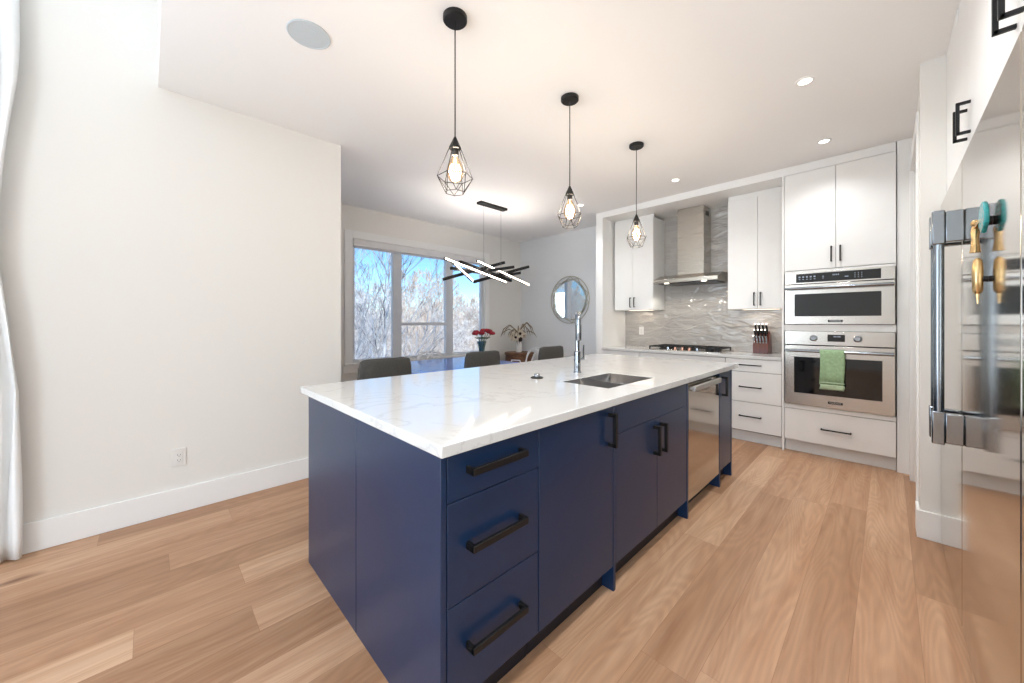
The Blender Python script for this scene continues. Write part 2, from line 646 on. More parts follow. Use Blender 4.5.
def link(name, me, parent=None, bevel=0, solid=0, sub=0):
    o = bpy.data.objects.new(name, me)
    COL.objects.link(o)
    if parent is not None:
        o.parent = parent
    if solid:
        m = o.modifiers.new('thickness', 'SOLIDIFY')
        m.thickness = solid
        m.offset = 0
    if sub:
        m = o.modifiers.new('smooth', 'SUBSURF')
        m.levels = m.render_levels = sub
    if bevel:
        m = o.modifiers.new('bevel', 'BEVEL')
        m.width = bevel
        m.segments = 2
        m.limit_method = 'ANGLE'
        m.angle_limit = 0.9
    return o


def tag(o, label, cat, group=None, kind=None):
    if label:
        o['label'] = label
    if cat:
        o['category'] = cat
    if group:
        o['group'] = group
    if kind:
        o['kind'] = kind
    return o


def thing(name, label, cat, loc=(0, 0, 0), group=None, rz=0):
    o = bpy.data.objects.new(name, None)
    o.empty_display_size = 0.1
    COL.objects.link(o)
    o.location = loc
    o.rotation_euler = (0, 0, rz)
    return tag(o, label, cat, group)


def root_of(p):
    while p.parent:
        p = p.parent
    return p


def part(name, mb, mat, parent, world=True, bevel=0, solid=0, sub=0, label=None, smooth=0.6):
    """mb in world coordinates (the root not rotated) or local ones"""
    if world:
        mb.move(Matrix.Translation(-root_of(parent).location))
    o = link(name, mb.mesh(name, mat, smooth), parent, bevel, solid, sub)
    if label:
        o['label'] = label
    return o


def single(name, mb, mat, label, cat, group=None, bevel=0, solid=0, sub=0, origin=None, smooth=0.6):
    if origin is not None:
        mb.move(Matrix.Translation(-Vector(origin)))
    o = link(name, mb.mesh(name, mat, smooth), None, bevel, solid, sub)
    if origin is not None:
        o.location = origin
    return tag(o, label, cat, group)


def struct(name, mb, mat, parent=None, bevel=0, smooth=0.6, label=None):
    o = link(name, mb.mesh(name, mat, smooth), parent, bevel)
    if parent is None:
        o['kind'] = 'structure'
    if label:
        o['label'] = label
    return o


def copy_tree(o, parent=None):
    c = o.copy()
    COL.objects.link(c)
    if parent is not None:
        c.parent = parent
    for ch in [x for x in bpy.data.objects if x.parent == o]:
        copy_tree(ch, c)
    return c


def pull(p, q, out, t=0.012, d=0.022):
    """square bar pull: bar from p to q held off the face by two legs going back against out"""
    mb = MB()
    p, q, out = Vector(p), Vector(q), Vector(out)
    n = out.normalized()
    a = (q-p).normalized()
    mb.bar(p-a*t/2, q+a*t/2, d if abs(a.z) < 0.5 else t, t if abs(a.z) < 0.5 else t, up=n)
    for e in (p, q):
        mb.bar(e+n*t*0.3, e-out, t, d if abs(a.z) < 0.5 else t, up=(0, 0, 1) if abs(a.z) < 0.5 else tuple(a))
    return mb


CEIL = 2.795
# ------------------------------------------------------------------ large structure
struct('floor', MB().box((-5.2, -4.7, -0.12), (2.6, 5.4, 0)), 'floor')
struct('ceiling', MB().box((-5.2, 0.04, CEIL), (2.6, 5.4, CEIL+0.9)), 'ceil')
struct('ceiling_living', MB().box((-5.2, -4.7, 3.55), (2.6, 0.04, 3.7)), 'ceil')
# left wall: solid beside the island, window opening by the curtain
wl = MB().box((-3.437, -0.75, 0), (-3.317, 1.183, 3.6))
wl.box((-3.437, -4.6, 0), (-3.317, -3.9, 3.6)).box((-3.437, -3.9, 2.75), (-3.317, -0.75, 3.6)).box((-3.437, -3.9, 0), (-3.317, -0.75, 0.12))
struct('wall_left', wl, 'wall')
wf = MB().frame(-3.9, -0.75, 0.12, 2.75, 0.07, -3.42, -3.34, 'X').box((-3.41, -2.36, 0.19), (-3.35, -2.29, 2.68))
struct('window_2', wf, 'vinyl')
struct('wall_nook', MB().box((-5.05, 1.063, 0), (-3.437, 1.183, CEIL)), 'wall_cool')
# window wall of the dining nook with its opening
XW = -4.93
ww = MB()
WY0, WY1, WZ0, WZ1 = 1.90, 4.17, 0.72, 2.37
ww.box((XW-0.12, 1.183, 0), (XW, WY0, CEIL)).box((XW-0.12, WY1, 0), (XW, 5.19, CEIL))
ww.box((XW-0.12, WY0, 0), (XW, WY1, WZ0)).box((XW-0.12, WY0, WZ1), (XW, WY1, CEIL))
struct('wall_window', ww, 'wall')
struct('wall_dining', MB().box((XW, 5.07, 0), (-2.886, 5.19, CEIL)), 'wall_cool')
# niche of the kitchen run
struct('wall_back', MB().box((-2.886, 5.15, 0), (0.145, 5.27, CEIL)), 'wall')
struct('trim_1', MB().box((-2.886, 4.5, 0), (-2.78, 5.15, CEIL)), 'trim', bevel=0.002)
struct('trim_2', MB().box((-2.78, 4.5, 2.715), (0.05, 5.15, CEIL)), 'trim', bevel=0.002)
struct('trim_3', MB().box((0.055, 4.5, 0), (0.145, 5.15, CEIL)), 'trim', bevel=0.002)
# right side: wall beyond the doorway, wall end by the fridge, wall behind the fridge run
wr = MB().box((0.145, 4.34, 0), (0.265, 5.27, CEIL)).box((0.145, 3.45, 2.47), (0.265, 4.34, CEIL)).box((0.145, 3.385, 0), (0.265, 3.45, CEIL))
struct('wall_right', wr, 'wall')
struct('wall_stub', MB().box((0.135, 3.245, 0), (1.42, 3.385, CEIL)), 'wall')
struct('wall_alcove', MB().box((0.90, 1.0, 0), (1.02, 3.245, CEIL)).box((0.225, 0.86, 0), (1.02, 1.0, CEIL)), 'wall')
struct('wall_pantry', MB().box((1.30, 3.385, 0), (1.42, 5.27, CEIL)).box((0.265, 5.15, 0), (1.30, 5.27, CEIL)), 'wall')
struct('wall_hall', MB().box((2.4, -4.6, 0), (2.52, 1.0, 3.6)).box((1.02, 0.86, 0), (2.4, 1.0, 3.6)).box((0.225, 0.86, CEIL), (1.02, 1.0, 3.6)), 'wall')
wb = MB().box((-3.437, -4.6, 0), (-3.2, -4.45, 3.6)).box((-2.1, -4.6, 0), (0.8, -4.45, 3.6)).box((2.3, -4.6, 0), (2.52, -4.45, 3.6))
for x0, x1 in ((-3.2, -2.1), (0.8, 2.3)):  # openings matched to the added rear and hall fill lamps
    wb.box((x0, -4.6, 3.0), (x1, -4.45, 3.6)).box((x0, -4.6, 0), (x1, -4.45, 0.15))
struct('wall_rear', wb, 'wall')
struct('window_3', MB().frame(-3.2, -2.1, 0.15, 3.0, 0.08, -4.56, -4.48, 'Y'), 'vinyl')
struct('window_4', MB().frame(0.8, 2.3, 0.15, 3.0, 0.08, -4.56, -4.48, 'Y'), 'vinyl')
# doorway casing
dc = MB().box((0.125, 3.3855, 0), (0.145, 3.46, 2.4695)).box((0.125, 4.33, 0), (0.145, 4.41, 2.4695)).box((0.125, 3.3855, 2.47), (0.145, 4.41, 2.57))
dc.box((0.145, 3.45, 0), (0.265, 3.465, 2.47)).box((0.145, 4.325, 0), (0.265, 4.34, 2.47)).box((0.145, 3.465, 2.455), (0.265, 4.325, 2.47))
struct('door_1', dc, 'trim', bevel=0.002)
# baseboards
BH = 0.163
struct('baseboard_left', MB().box((-3.317, -0.75, 0), (-3.302, 1.198, BH)).box((-3.437, 1.183, 0), (-3.317, 1.198, BH)), 'trim', bevel=0.003)
struct('baseboard_stub', MB().box((0.12, 3.23, 0), (0.235, 3.245, BH)).box((0.12, 3.245, 0), (0.135, 3.385, BH)), 'trim', bevel=0.003)
struct('baseboard_right', MB().box((0.13, 4.41, 0), (0.145, 4.5, BH)), 'trim', bevel=0.003)
struct('baseboard_window', MB().box((XW, 1.183, 0), (XW+0.015, 5.07, BH)), 'trim', bevel=0.003)
struct('baseboard_dining', MB().box((XW+0.015, 5.055, 0), (-2.886, 5.07, BH)), 'trim', bevel=0.003)
# backsplash
struct('wall_backsplash', MB().box((-2.78, 5.135, 0.914), (-0.735, 5.15, 2.715)), 'tile')

# dining window: casing, frame, mullions, rail, panes
w1 = MB().box((XW, 1.80, WZ0-0.02), (XW+0.02, WY0, 2.47)).box((XW, WY1, WZ0-0.02), (XW+0.02, 4.27, 2.47))
w1.box((XW, WY0, WZ1), (XW+0.02, WY1, 2.47)).box((XW, 1.78, WZ0-0.12), (XW+0.02, 4.29, WZ0-0.02)).box((XW-0.05, 1.79, WZ0-0.02), (XW+0.05, 4.28, WZ0+0.005))
win = struct('window_1', w1, 'trim', bevel=0.002)
fr = MB().frame(WY0, WY1, WZ0, WZ1, 0.045, XW-0.09, XW-0.03, 'X')
link('window_frame', fr.mesh('window_frame', 'vinyl'), win, 0.003)
fr = MB().box((XW-0.09, 2.485, WZ0+0.045), (XW-0.02, 2.615, WZ1-0.045))
link('mullion', fr.mesh('mullion', 'vinyl'), win, 0.004)
fr = MB().box((XW-0.09, 3.39, WZ0+0.045), (XW-0.02, 3.52, WZ1-0.045))
link('mullion', fr.mesh('mullion', 'vinyl'), win, 0.004)
fr = MB().box((XW-0.085, 2.615, 1.215), (XW-0.03, 3.39, 1.26))
link('window_rail', fr.mesh('window_rail', 'vinyl'), win, 0.004)
for a, b, z0, z1 in ((1.945, 2.485, WZ0+0.045, WZ1-0.045), (2.615, 3.39, 1.26, WZ1-0.045), (2.615, 3.39, WZ0+0.045, 1.215), (3.52, 4.125, WZ0+0.045, WZ1-0.045)):
    link('window_pane', MB().box((XW-0.062, a, z0), (XW-0.058, b, z1)).mesh('window_pane', 'glass'), win)
t = thing('roller_shade', 'rolled up pale roller shade cassette along the top of the dining window', 'window shade', (XW, 3.03, 2.27))
part('cassette', MB().box((XW-0.018, 1.91, 2.27), (XW+0.03, 4.16, 2.365)), 'shade', t, bevel=0.008)
part('bottom_bar', MB().box((XW-0.006, 1.93, 2.245), (XW+0.012, 4.14, 2.268)), 'vinyl', t, bevel=0.004)

# ------------------------------------------------------------------ island
XF = -0.905
IX0, IX1 = -2.145, XF
G = 0.0015


def hx(x):
    return x


# countertop with the sink cut-out
SX0, SX1, SY0, SY1 = -1.365, -1.045, 1.75, 2.30
xs, ys = [-2.267, SX0, SX1, -0.890], [0.594, SY0, SY1, 3.585]
mb = MB()
for z in (0.878, 0.914):
    mb.v += [(x, y, z) for y in ys for x in xs]
for j in range(3):
    for i in range(3):
        if i == 1 and j == 1:
            continue
        q = (j*4+i, j*4+i+1, j*4+i+5, j*4+i+4)
        mb.f += [q[::-1], tuple(k+16 for k in q)]
def edge(a, b):
    mb.f.append((a, b, b+16, a+16))
for i in range(3):
    edge(i, i+1)
    edge(12+i+1, 12+i)
    edge(4*(i+1), 4*i)
    edge(4*i+3, 4*i+7)
for a, b in ((6, 5), (5, 9), (9, 10), (10, 6)):
    edge(a, b)
single('countertop', mb, 'quartz', 'long white quartz island countertop with a sink cut-out', 'countertop', bevel=0.003, origin=(-1.58, 2.09, 0.878), smooth=0.5)

ZT = 0.8775
# back half of the island (seating side panels)
t = thing('island_back_cabinet', 'navy cabinet run forming the far side of the island, facing the dining table', 'cabinet', (-1.83, 2.02, 0))
part('end_panel', MB().box((IX0, 0.600, 0.0), (-1.519, 0.620, ZT)), 'navy', t, bevel=0.0015)
part('end_panel', MB().box((IX0, 3.420, 0.0), (-1.519, 3.440, ZT)), 'navy', t, bevel=0.0015)
part('back_panel', MB().box((IX0, 0.620, 0.0), (IX0+0.02, 3.42, ZT)), 'navy', t, bevel=0.0015)
part('body', MB().box((IX0+0.02, 0.620, 0.02), (-1.53, 3.42, 0.62)), 'navy', t)


def carcass(t, y0, y1, z1=0.868):
    part('body', MB().box((-1.515, y0, 0.115), (XF-0.022, y1, z1)), 'navy', t)
    part('toe_kick', MB().box((-1.515, y0, 0.0), (XF-0.058, y1, 0.114)), 'toe', t)


def front(name, t, y0, y1, z0, z1, mat='navy'):
    return part(name, MB().box((XF-0.02, y0+G, z0+G), (XF, y1-G, z1-G)), mat, t, bevel=0.0015)


t = thing('island_drawer_cabinet', 'navy island cabinet with three stacked drawers at the near corner', 'cabinet', (-1.21, 0.81, 0))
part('end_panel', MB().box((-1.515, 0.600, 0), (XF, 0.620, ZT)), 'navy', t, bevel=0.0015)
carcass(t, 0.621, 1.024)
for z0, z1, hz in ((0.732, 0.873, 0.818), (0.422, 0.732, 0.586), (0.118, 0.422, 0.28)):
    d = front('drawer', t, 0.622, 1.026, z0, z1)
    part('handle', pull((XF+0.034, 0.697, hz), (XF+0.034, 0.926, hz), (0.034, 0, 0)), 'black', d, bevel=0.0015)

t = thing('island_door_cabinet', 'navy island cabinet with one tall plain door beside the drawers', 'cabinet', (-1.21, 1.30, 0))
carcass(t, 1.028, 1.554)
d = front('door', t, 1.028, 1.555, 0.118, 0.873)
part('handle', pull((XF+0.034, 1.520, 0.702), (XF+0.034, 1.520, 0.84), (0.034, 0, 0), 0.017), 'black', d, bevel=0.0015)
part('side_panel', MB().box((-1.515, 1.557, 0), (XF+0.002, 1.577, ZT)), 'navy', t, bevel=0.0015)

t = thing('island_sink_cabinet', 'navy sink cabinet with a false front above two doors', 'cabinet', (-1.21, 2.02, 0))
carcass(t, 1.579, 2.466, 0.70)
front('false_front', t, 1.581, 2.465, 0.734, 0.873)
d = front('door', t, 1.581, 2.030, 0.118, 0.734)
part('handle', pull((XF+0.034, 1.987, 0.548), (XF+0.034, 1.987, 0.69), (0.034, 0, 0), 0.017), 'black', d, bevel=0.0015)
d = front('door', t, 2.030, 2.465, 0.118, 0.734)
part('handle', pull((XF+0.034, 2.073, 0.548), (XF+0.034, 2.073, 0.69), (0.034, 0, 0), 0.017), 'black', d, bevel=0.0015)
part('side_panel', MB().box((-1.515, 2.468, 0), (XF+0.002, 2.488, ZT)), 'navy', t, bevel=0.0015)

t = thing('dishwasher', 'stainless steel dishwasher built into the navy island', 'dishwasher', (-1.21, 2.80, 0))
part('body', MB().box((-1.5, 2.492, 0.10), (XF-0.032, 3.114, 0.868)), 'shadow', t)
part('toe_kick', MB().box((-1.5, 2.492, 0.0), (XF-0.07, 3.114, 0.098)), 'toe', t)
d = part('door', MB().box((XF-0.03, 2.494, 0.105), (XF, 3.112, 0.862)), 'dish', t, bevel=0.003)
h = MB().bar((XF+0.03, 2.50, 0.836), (XF+0.03, 3.035, 0.836), 0.022, 0.034, (0, 0, 1))
h.box((XF, 2.51, 0.826), (XF+0.03, 2.54, 0.846)).box((XF, 2.995, 0.826), (XF+0.03, 3.025, 0.846))
part('handle', h, 'satin', d, bevel=0.004)

t = thing('island_end_cabinet', 'slim navy island cabinet with one door past the dishwasher', 'cabinet', (-1.21, 3.28, 0))
part('side_panel', MB().box((-1.515, 3.118, 0), (XF+0.002, 3.138, ZT)), 'navy', t, bevel=0.0015)
carcass(t, 3.140, 3.416)
d = front('door', t, 3.141, 3.417, 0.118, 0.873)
part('handle', pull((XF+0.034, 3.186, 0.702), (XF+0.034, 3.186, 0.836), (0.034, 0, 0), 0.017), 'black', d, bevel=0.0015)
part('end_panel', MB().box((-1.515, 3.420, 0), (XF+0.002, 3.440, ZT)), 'navy', t, bevel=0.0015)

# sink
t = thing('kitchen_sink', 'undermount stainless double bowl sink in the island countertop', 'sink', (-1.205, 2.02, 0.68))
YD = 1.955


def bowl(y0, y1, zb):
    a, b = (SX0+0.002, y0), (SX1-0.002, y1)
    vs, fs = [], []
    for z, k in ((0.911, 0), (zb+0.02, 0.003), (zb, 0.02)):
        vs += [(a[0]+k, y0+k, z), (b[0]-k, y0+k, z), (b[0]-k, y1-k, z), (a[0]+k, y1-k, z)]
    for i in (0, 4):
        for j in range(4):
            fs.append((i+j, i+(j+1) % 4, i+4+(j+1) % 4, i+4+j))
    fs.append((8, 9, 10, 11))
    return MB().add(vs, fs)


for y0, y1, zb in ((SY0+0.002, YD-0.012, 0.72), (YD+0.012, SY1-0.002, 0.71)):
    b = part('bowl', bowl(y0, y1, zb), 'sink', t, solid=0.003)
    part('drain', MB().lathe([(0.045, 0), (0.045, 0.004), (0.034, 0.004), (0.03, 0.001)], (-1.205, (y0+y1)/2, zb+0.002), 20), 'chrome', b)
part('divider', MB().box((SX0+0.006, YD-0.0105, 0.80), (SX1-0.006, YD+0.0105, 0.878)), 'rimsteel', t, bevel=0.006)

# faucet
FX, FY = -1.52, 2.135
FA, FB = 0.66, -0.75
t = thing('kitchen_faucet', 'tall chrome pull-down faucet behind the island sink', 'faucet', (FX, FY, 0.9142))
part('base', MB().lathe([(0.027, 0.9142), (0.027, 0.922), (0.023, 0.925), (0.023, 1.06), (0.018, 1.066)], (FX, FY, 0), 24), 'chrome', t)
pts = [(FX, FY, 1.06), (FX, FY, 1.28)]
for k in range(1, 9):
    a = PI*k/8
    pts.append((FX+0.045*(1-math.cos(a))*FA, FY+0.045*(1-math.cos(a))*FB, 1.28+0.05*math.sin(a)))
pts.append((FX+0.09*FA, FY+0.09*FB, 1.25))
part('spout', MB().tube(pts, 0.0155, 14), 'chrome', t)
part('spray_head', MB().lathe([(0.016, 1.255), (0.018, 1.245), (0.019, 1.15), (0.016, 1.143)], (FX+0.09*FA, FY+0.09*FB, 0), 18), 'chrome', t)
part('lever', MB().tube([(FX, FY+0.02, 1.005), (FX, FY+0.075, 1.005)], 0.012, 12).tube([(FX, FY+0.072, 1.0), (FX, FY+0.076, 1.105)], [0.008, 0.005], 10), 'chrome', t)

t = thing('disposal_button', 'small round chrome button on a dark ring on the island countertop', 'air switch', (-1.556, 1.751, 0.9142))
part('flange', MB().lathe([(0.04, 0.9142), (0.04, 0.919), (0.034, 0.923), (0.02, 0.924)], (-1.556, 1.751, 0), 24), 'black', t)
part('button', MB().lathe([(0.019, 0.922), (0.019, 0.938), (0.015, 0.941)], (-1.556, 1.751, 0), 20), 'chrome', t)

# ------------------------------------------------------------------ back run: base cabinets and counter
single('countertop', MB().box((-2.779, 4.468, 0.882), (-0.737, 5.134, 0.914)), 'quartz', 'white quartz countertop along the tiled back wall under the cooktop', 'countertop', bevel=0.003, origin=(-1.76, 4.8, 0.882))
YB = 4.5


def wfront(name, t, x0, x1, z0, z1, y=YB):
    return part(name, MB().box((x0+G, y-0.02, z0+G), (x1-G, y-0.0005, z1-G)), 'cab', t, bevel=0.0015)


def wcarcass(t, x0, x1, z0=0.115, z1=0.8815, y0=YB, y1=5.13):
    part('body', MB().box((x0, y0, z0), (x1, y1, z1)), 'reveal', t)
    part('toe_kick', MB().box((x0, y0+0.05, 0), (x1, y1, z0-0.001)), 'cab', t)


def hpull(x0, x1, z, y=YB-0.02, o=0.03):
    return pull((x0, y-o, z), (x1, y-o, z), (0, -o, 0), 0.010, 0.012)


def vpull(x, z0, z1, y=YB-0.02, o=0.03):
    return pull((x, y-o, z0), (x, y-o, z1), (0, -o, 0), 0.011, 0.012)


t = thing('base_drawer_cabinet', 'white base cabinet with three drawers between the cooktop and the oven tower', 'cabinet', (-0.99, 4.8, 0))
wcarcass(t, -1.238, -0.738)
for z0, z1, hz in ((0.745, 0.878, 0.818), (0.428, 0.742, 0.588), (0.125, 0.425, 0.282)):
    d = wfront('drawer', t, -1.238, -0.738, z0, z1)
    part('handle', hpull(-1.10, -0.91, hz), 'black', d, bevel=0.001)
t = thing('cooktop_base_cabinet', 'white base cabinet with wide drawers below the cooktop', 'cabinet', (-1.735, 4.8, 0))
wcarcass(t, -2.228, -1.242)
for z0, z1, hz in ((0.745, 0.878, 0.818), (0.428, 0.742, 0.588), (0.125, 0.425, 0.282)):
    d = wfront('drawer', t, -2.228, -1.242, z0, z1)
    if z1 < 0.8:
        part('handle', hpull(-1.84, -1.64, hz), 'black', d, bevel=0.001)
t = thing('base_door_cabinet', 'white base cabinet at the left end of the back counter', 'cabinet', (-2.5, 4.8, 0))
wcarcass(t, -2.777, -2.232)
d = wfront('drawer', t, -2.777, -2.232, 0.745, 0.878)
d = wfront('door', t, -2.777, -2.506, 0.125, 0.742)
part('handle', vpull(-2.53, 0.56, 0.70), 'black', d, bevel=0.001)
d = wfront('door', t, -2.503, -2.232, 0.125, 0.742)
part('handle', vpull(-2.48, 0.56, 0.70), 'black', d, bevel=0.001)

# upper cabinets
YU = 4.80


def upper(name, label, x0, x1, xm, z0, z1, pz0, pz1):
    t = thing(name, label, 'cabinet', ((x0+x1)/2, 4.97, z0))
    b = MB().box((x0, YU, z0), (x1, 5.134, z1))
    part('body', b, 'cab', t, bevel=0.001)
    if z1 < 2.71:
        part('top_filler', MB().box((x0, YU+0.004, z1+0.001), (x1, YU+0.02, 2.714)), 'cab', t)
    for a, b_, hx_ in ((x0, xm, xm-0.03), (xm, x1, xm+0.03)):
        d = part('door', MB().box((a+G, YU-0.02, z0+G), (b_-G, YU-0.001, z1-G)), 'cab', t, bevel=0.0015)
        part('handle', vpull(hx_, pz0, pz1, YU-0.02), 'black', d, bevel=0.001)
    xc = (x0+x1)/2
    part('light_strip', MB().box((xc-0.18, YU+0.20, z0-0.006), (xc+0.18, YU+0.22, z0-0.0005)), 'strip', t)
    light('under_cabinet_lamp', 'AREA', (xc, YU+0.21, z0-0.010), 0.5, (1, 0.84, 0.68), (xc, YU+0.21, 0), 0.36, 0.03)
    return t


upper('upper_cabinet', 'white two door upper cabinet left of the steel range hood', -2.755, -2.185, -2.475, 1.435, 2.675, 1.475, 1.60)
upper('upper_cabinet', 'white two door upper cabinet above the knife block, right of the hood', -1.298, -0.740, -1.003, 1.415, 2.655, 1.455, 1.59)

# ------------------------------------------------------------------ oven tower
t = thing('oven_tower_cabinet', 'tall white cabinet tower holding the microwave and wall oven', 'cabinet', (-0.34, 4.8, 0))
X0, X1 = -0.716, 0.052
part('side_panel', MB().box((-0.735, 4.478, 0), (-0.7175, 5.134, 2.714)), 'cab', t, bevel=0.001)
b = MB().box((X0, 4.54, 0.115), (X1, 5.13, 0.46)).box((X0, 4.54, 1.76), (X1, 5.13, 2.713))
b.box((X0, 5.05, 0.46), (X1, 5.13, 1.76))
part('body', b, 'reveal', t)
for z0, z1 in ((1.183, 1.243), (0.428, 0.468), (1.745, 1.762)):
    part('face_rail', MB().box((X0, 4.482, z0), (X1, 4.53, z1)), 'cab', t)
part('toe_kick', MB().box((X0, 4.55, 0), (X1, 5.13, 0.114)), 'cab', t)
d = wfront('drawer', t, X0, X1, 0.122, 0.424)
part('handle', hpull(-0.432, -0.23, 0.27), 'black', d, bevel=0.001)
d = wfront('door', t, X0, -0.332, 1.766, 2.708)
part('handle', vpull(-0.362, 1.83, 1.96), 'black', d, bevel=0.001)
d = wfront('door', t, -0.332, X1, 1.766, 2.708)
part('handle', vpull(-0.300, 1.83, 1.96), 'black', d, bevel=0.001)


def letters(txt, size, loc, parent, mat):
    c = bpy.data.curves.new('lettering', 'FONT')
    c.body = txt
    c.size = size
    c.align_x = 'CENTER'
    c.align_y = 'CENTER'
    c.extrude = 0.0004
    o = bpy.data.objects.new('lettering_source', c)
    COL.objects.link(o)
    bpy.context.view_layer.update()
    me = bpy.data.meshes.new_from_object(o.evaluated_get(bpy.context.evaluated_depsgraph_get()))
    bpy.data.objects.remove(o, do_unlink=True)
    me.transform(Matrix.Translation(Vector(loc)-root_of(parent).location) @ Matrix.Rotation(PI/2, 4, 'X'))
    me.materials.clear()
    me.materials.append(M[mat])
    q = bpy.data.objects.new('lettering', me)
    COL.objects.link(q)
    q.parent = parent
    return q


def oven_handle(x0, x1, z, y):
    h = MB().tube([(x0, y-0.05, z), (x1, y-0.05, z)], 0.013, 14)
    for x in (x0+0.03, x1-0.03):
        h.box((x-0.012, y-0.05, z-0.010), (x+0.012, y, z+0.010))
    return h


OX0, OX1 = -0.708, 0.046
# microwave
YO = 4.462
t = thing('built_in_microwave', 'stainless built-in microwave oven above the wall oven', 'microwave', (-0.33, 4.6, 1.247))
part('body', MB().box((OX0+0.01, 4.48, 1.25), (OX1-0.01, 5.04, 1.738)), 'shadow', t)
cp = part('control_panel', MB().box((OX0, YO, 1.632), (OX1, 4.481, 1.743)), 'steel', t, bevel=0.002)
ds = part('display', MB().box((-0.620, YO-0.003, 1.645), (-0.038, YO+0.004, 1.728)), 'disp', t, bevel=0.001)
ICONS = [(-0.60+0.028*k, 0.014, 1.690, 0.014) for k in range(5)]+[(-0.60+0.028*k, 0.014, 1.672, 0.005) for k in range(5)]
ICONS += [(-0.425, .012, 1.69, .006), (-0.425, .012, 1.675, .004), (-0.27, 0.025, 1.675, 0.008)]
ICONS += [(x, 0.007, 1.695, 0.013) for x in (-0.352, -0.340, -0.328, -0.316)]
ICONS += [(-0.205+0.022*i, 0.006, 1.665+0.018*j, 0.006) for i in range(3) for j in range(3)]
for x, w_, z, h_ in ICONS:
    part('icon', MB().box((x, YO-0.0036, z), (x+w_, YO-0.003, z+h_)), 'icon', ds)
d = part('door', MB().box((OX0, YO, 1.247), (OX1, 4.481, 1.627)), 'steel', t, bevel=0.003)
part('window', MB().box((-0.632, YO-0.003, 1.322), (-0.036, YO+0.004, 1.535)), 'bglass', d, bevel=0.001)
part('handle', oven_handle(OX0+0.005, OX1-0.005, 1.588, YO), 'handle', d)
bg = part('badge', MB().box((-0.385, YO-0.002, 1.266), (-0.283, YO+0.002, 1.288)), 'badge', t)
letters('FRIGIDAIRE', 0.016, (-0.334, YO-0.0025, 1.277), bg, 'letter')

# wall oven
t = thing('wall_oven', 'stainless wall oven with two knobs and a towel on its handle', 'oven', (-0.33, 4.6, 0.47))
part('body', MB().box((OX0+0.01, 4.482, 0.475), (OX1-0.01, 5.04, 1.178)), 'shadow', t)
cp = part('control_panel', MB().box((OX0, YO, 1.052), (OX1, 4.481, 1.180)), 'steel', t, bevel=0.002)
ds = part('display', MB().box((-0.388, YO-0.003, 1.088), (-0.268, YO+0.004, 1.152)), 'disp', t, bevel=0.001)
for x in (-0.345, -0.333, -0.318, -0.306):
    part('icon', MB().box((x, YO-0.0036, 1.128), (x+0.007, YO-0.003, 1.141)), 'icon', ds)
for x in (-0.487, -0.183):
    k = MB().lathe([(0.030, 0), (0.030, -0.006), (0.023, -0.008), (0.021, -0.036), (0.018, -0.039)], (x, YO, 1.117), 24, 'Y')
    k.box((x-0.003, YO-0.042, 1.117), (x+0.003, YO-0.036, 1.136))
    part('knob', k, 'chrome', cp)
d = part('door', MB().box((OX0, YO, 0.472), (OX1, 4.481, 1.044)), 'steel', t, bevel=0.003)
part('window', MB().box((-0.636, YO-0.003, 0.588), (-0.030, YO+0.004, 0.935)), 'bglass', d, bevel=0.001)
part('handle', oven_handle(OX0+0.005, OX1-0.005, 0.995, YO), 'handle', d)
bg = part('badge', MB().box((-0.385, YO-0.002, 0.514), (-0.283, YO+0.002, 0.536)), 'badge', t)
letters('FRIGIDAIRE', 0.016, (-0.334, YO-0.0025, 0.525), bg, 'letter')

# towel over the oven handle
HY, HZ = YO-0.05, 0.995
prof = [(HY+0.019, 0.80), (HY+0.018, 0.90), (HY+0.0165, 0.985)]
for k in range(1, 8):
    a = PI*k/8
    prof.append((HY+0.0175*math.cos(a), HZ+0.0175*math.sin(a)))
prof += [(HY-0.019, 0.97), (HY-0.022, 0.88), (HY-0.023, 0.78), (HY-0.024, 0.70)]
prof2 = [(HY-0.024, 0.70), (HY-0.0243, 0.69), (HY-0.0243, 0.675), (HY-0.024, 0.655)]


def cloth(pf, x0, x1, n=13):
    return [[(x0+(x1-x0)*j/(n-1)+0.004*math.sin(i*1.3), y-(0.004*math.sin(j*1.35)+0.003)*(1 if y < HY else -0.3)*(min(1, max(0, (1.0-z)*6))), z) for j in range(n)] for i, (y, z) in enumerate(pf)]


t = thing('dish_towel', 'light green dish towel folded over the wall oven handle', 'towel', (-0.352, HY, 0.655))
part('cloth', MB().sheet(cloth(prof, -0.436, -0.268)), 'towel', t, solid=0.004, smooth=2)
part('striped_hem', MB().sheet(cloth([(y-0.0005, z) for y, z in prof2], -0.436, -0.268)), 'towelstripe', t, solid=0.0045, smooth=2)
part('hem_line', MB().sheet(cloth([(HY-0.0268, 0.722), (HY-0.0268, 0.714)], -0.436, -0.268)), 'towelstripe', t, solid=0.002, smooth=2)

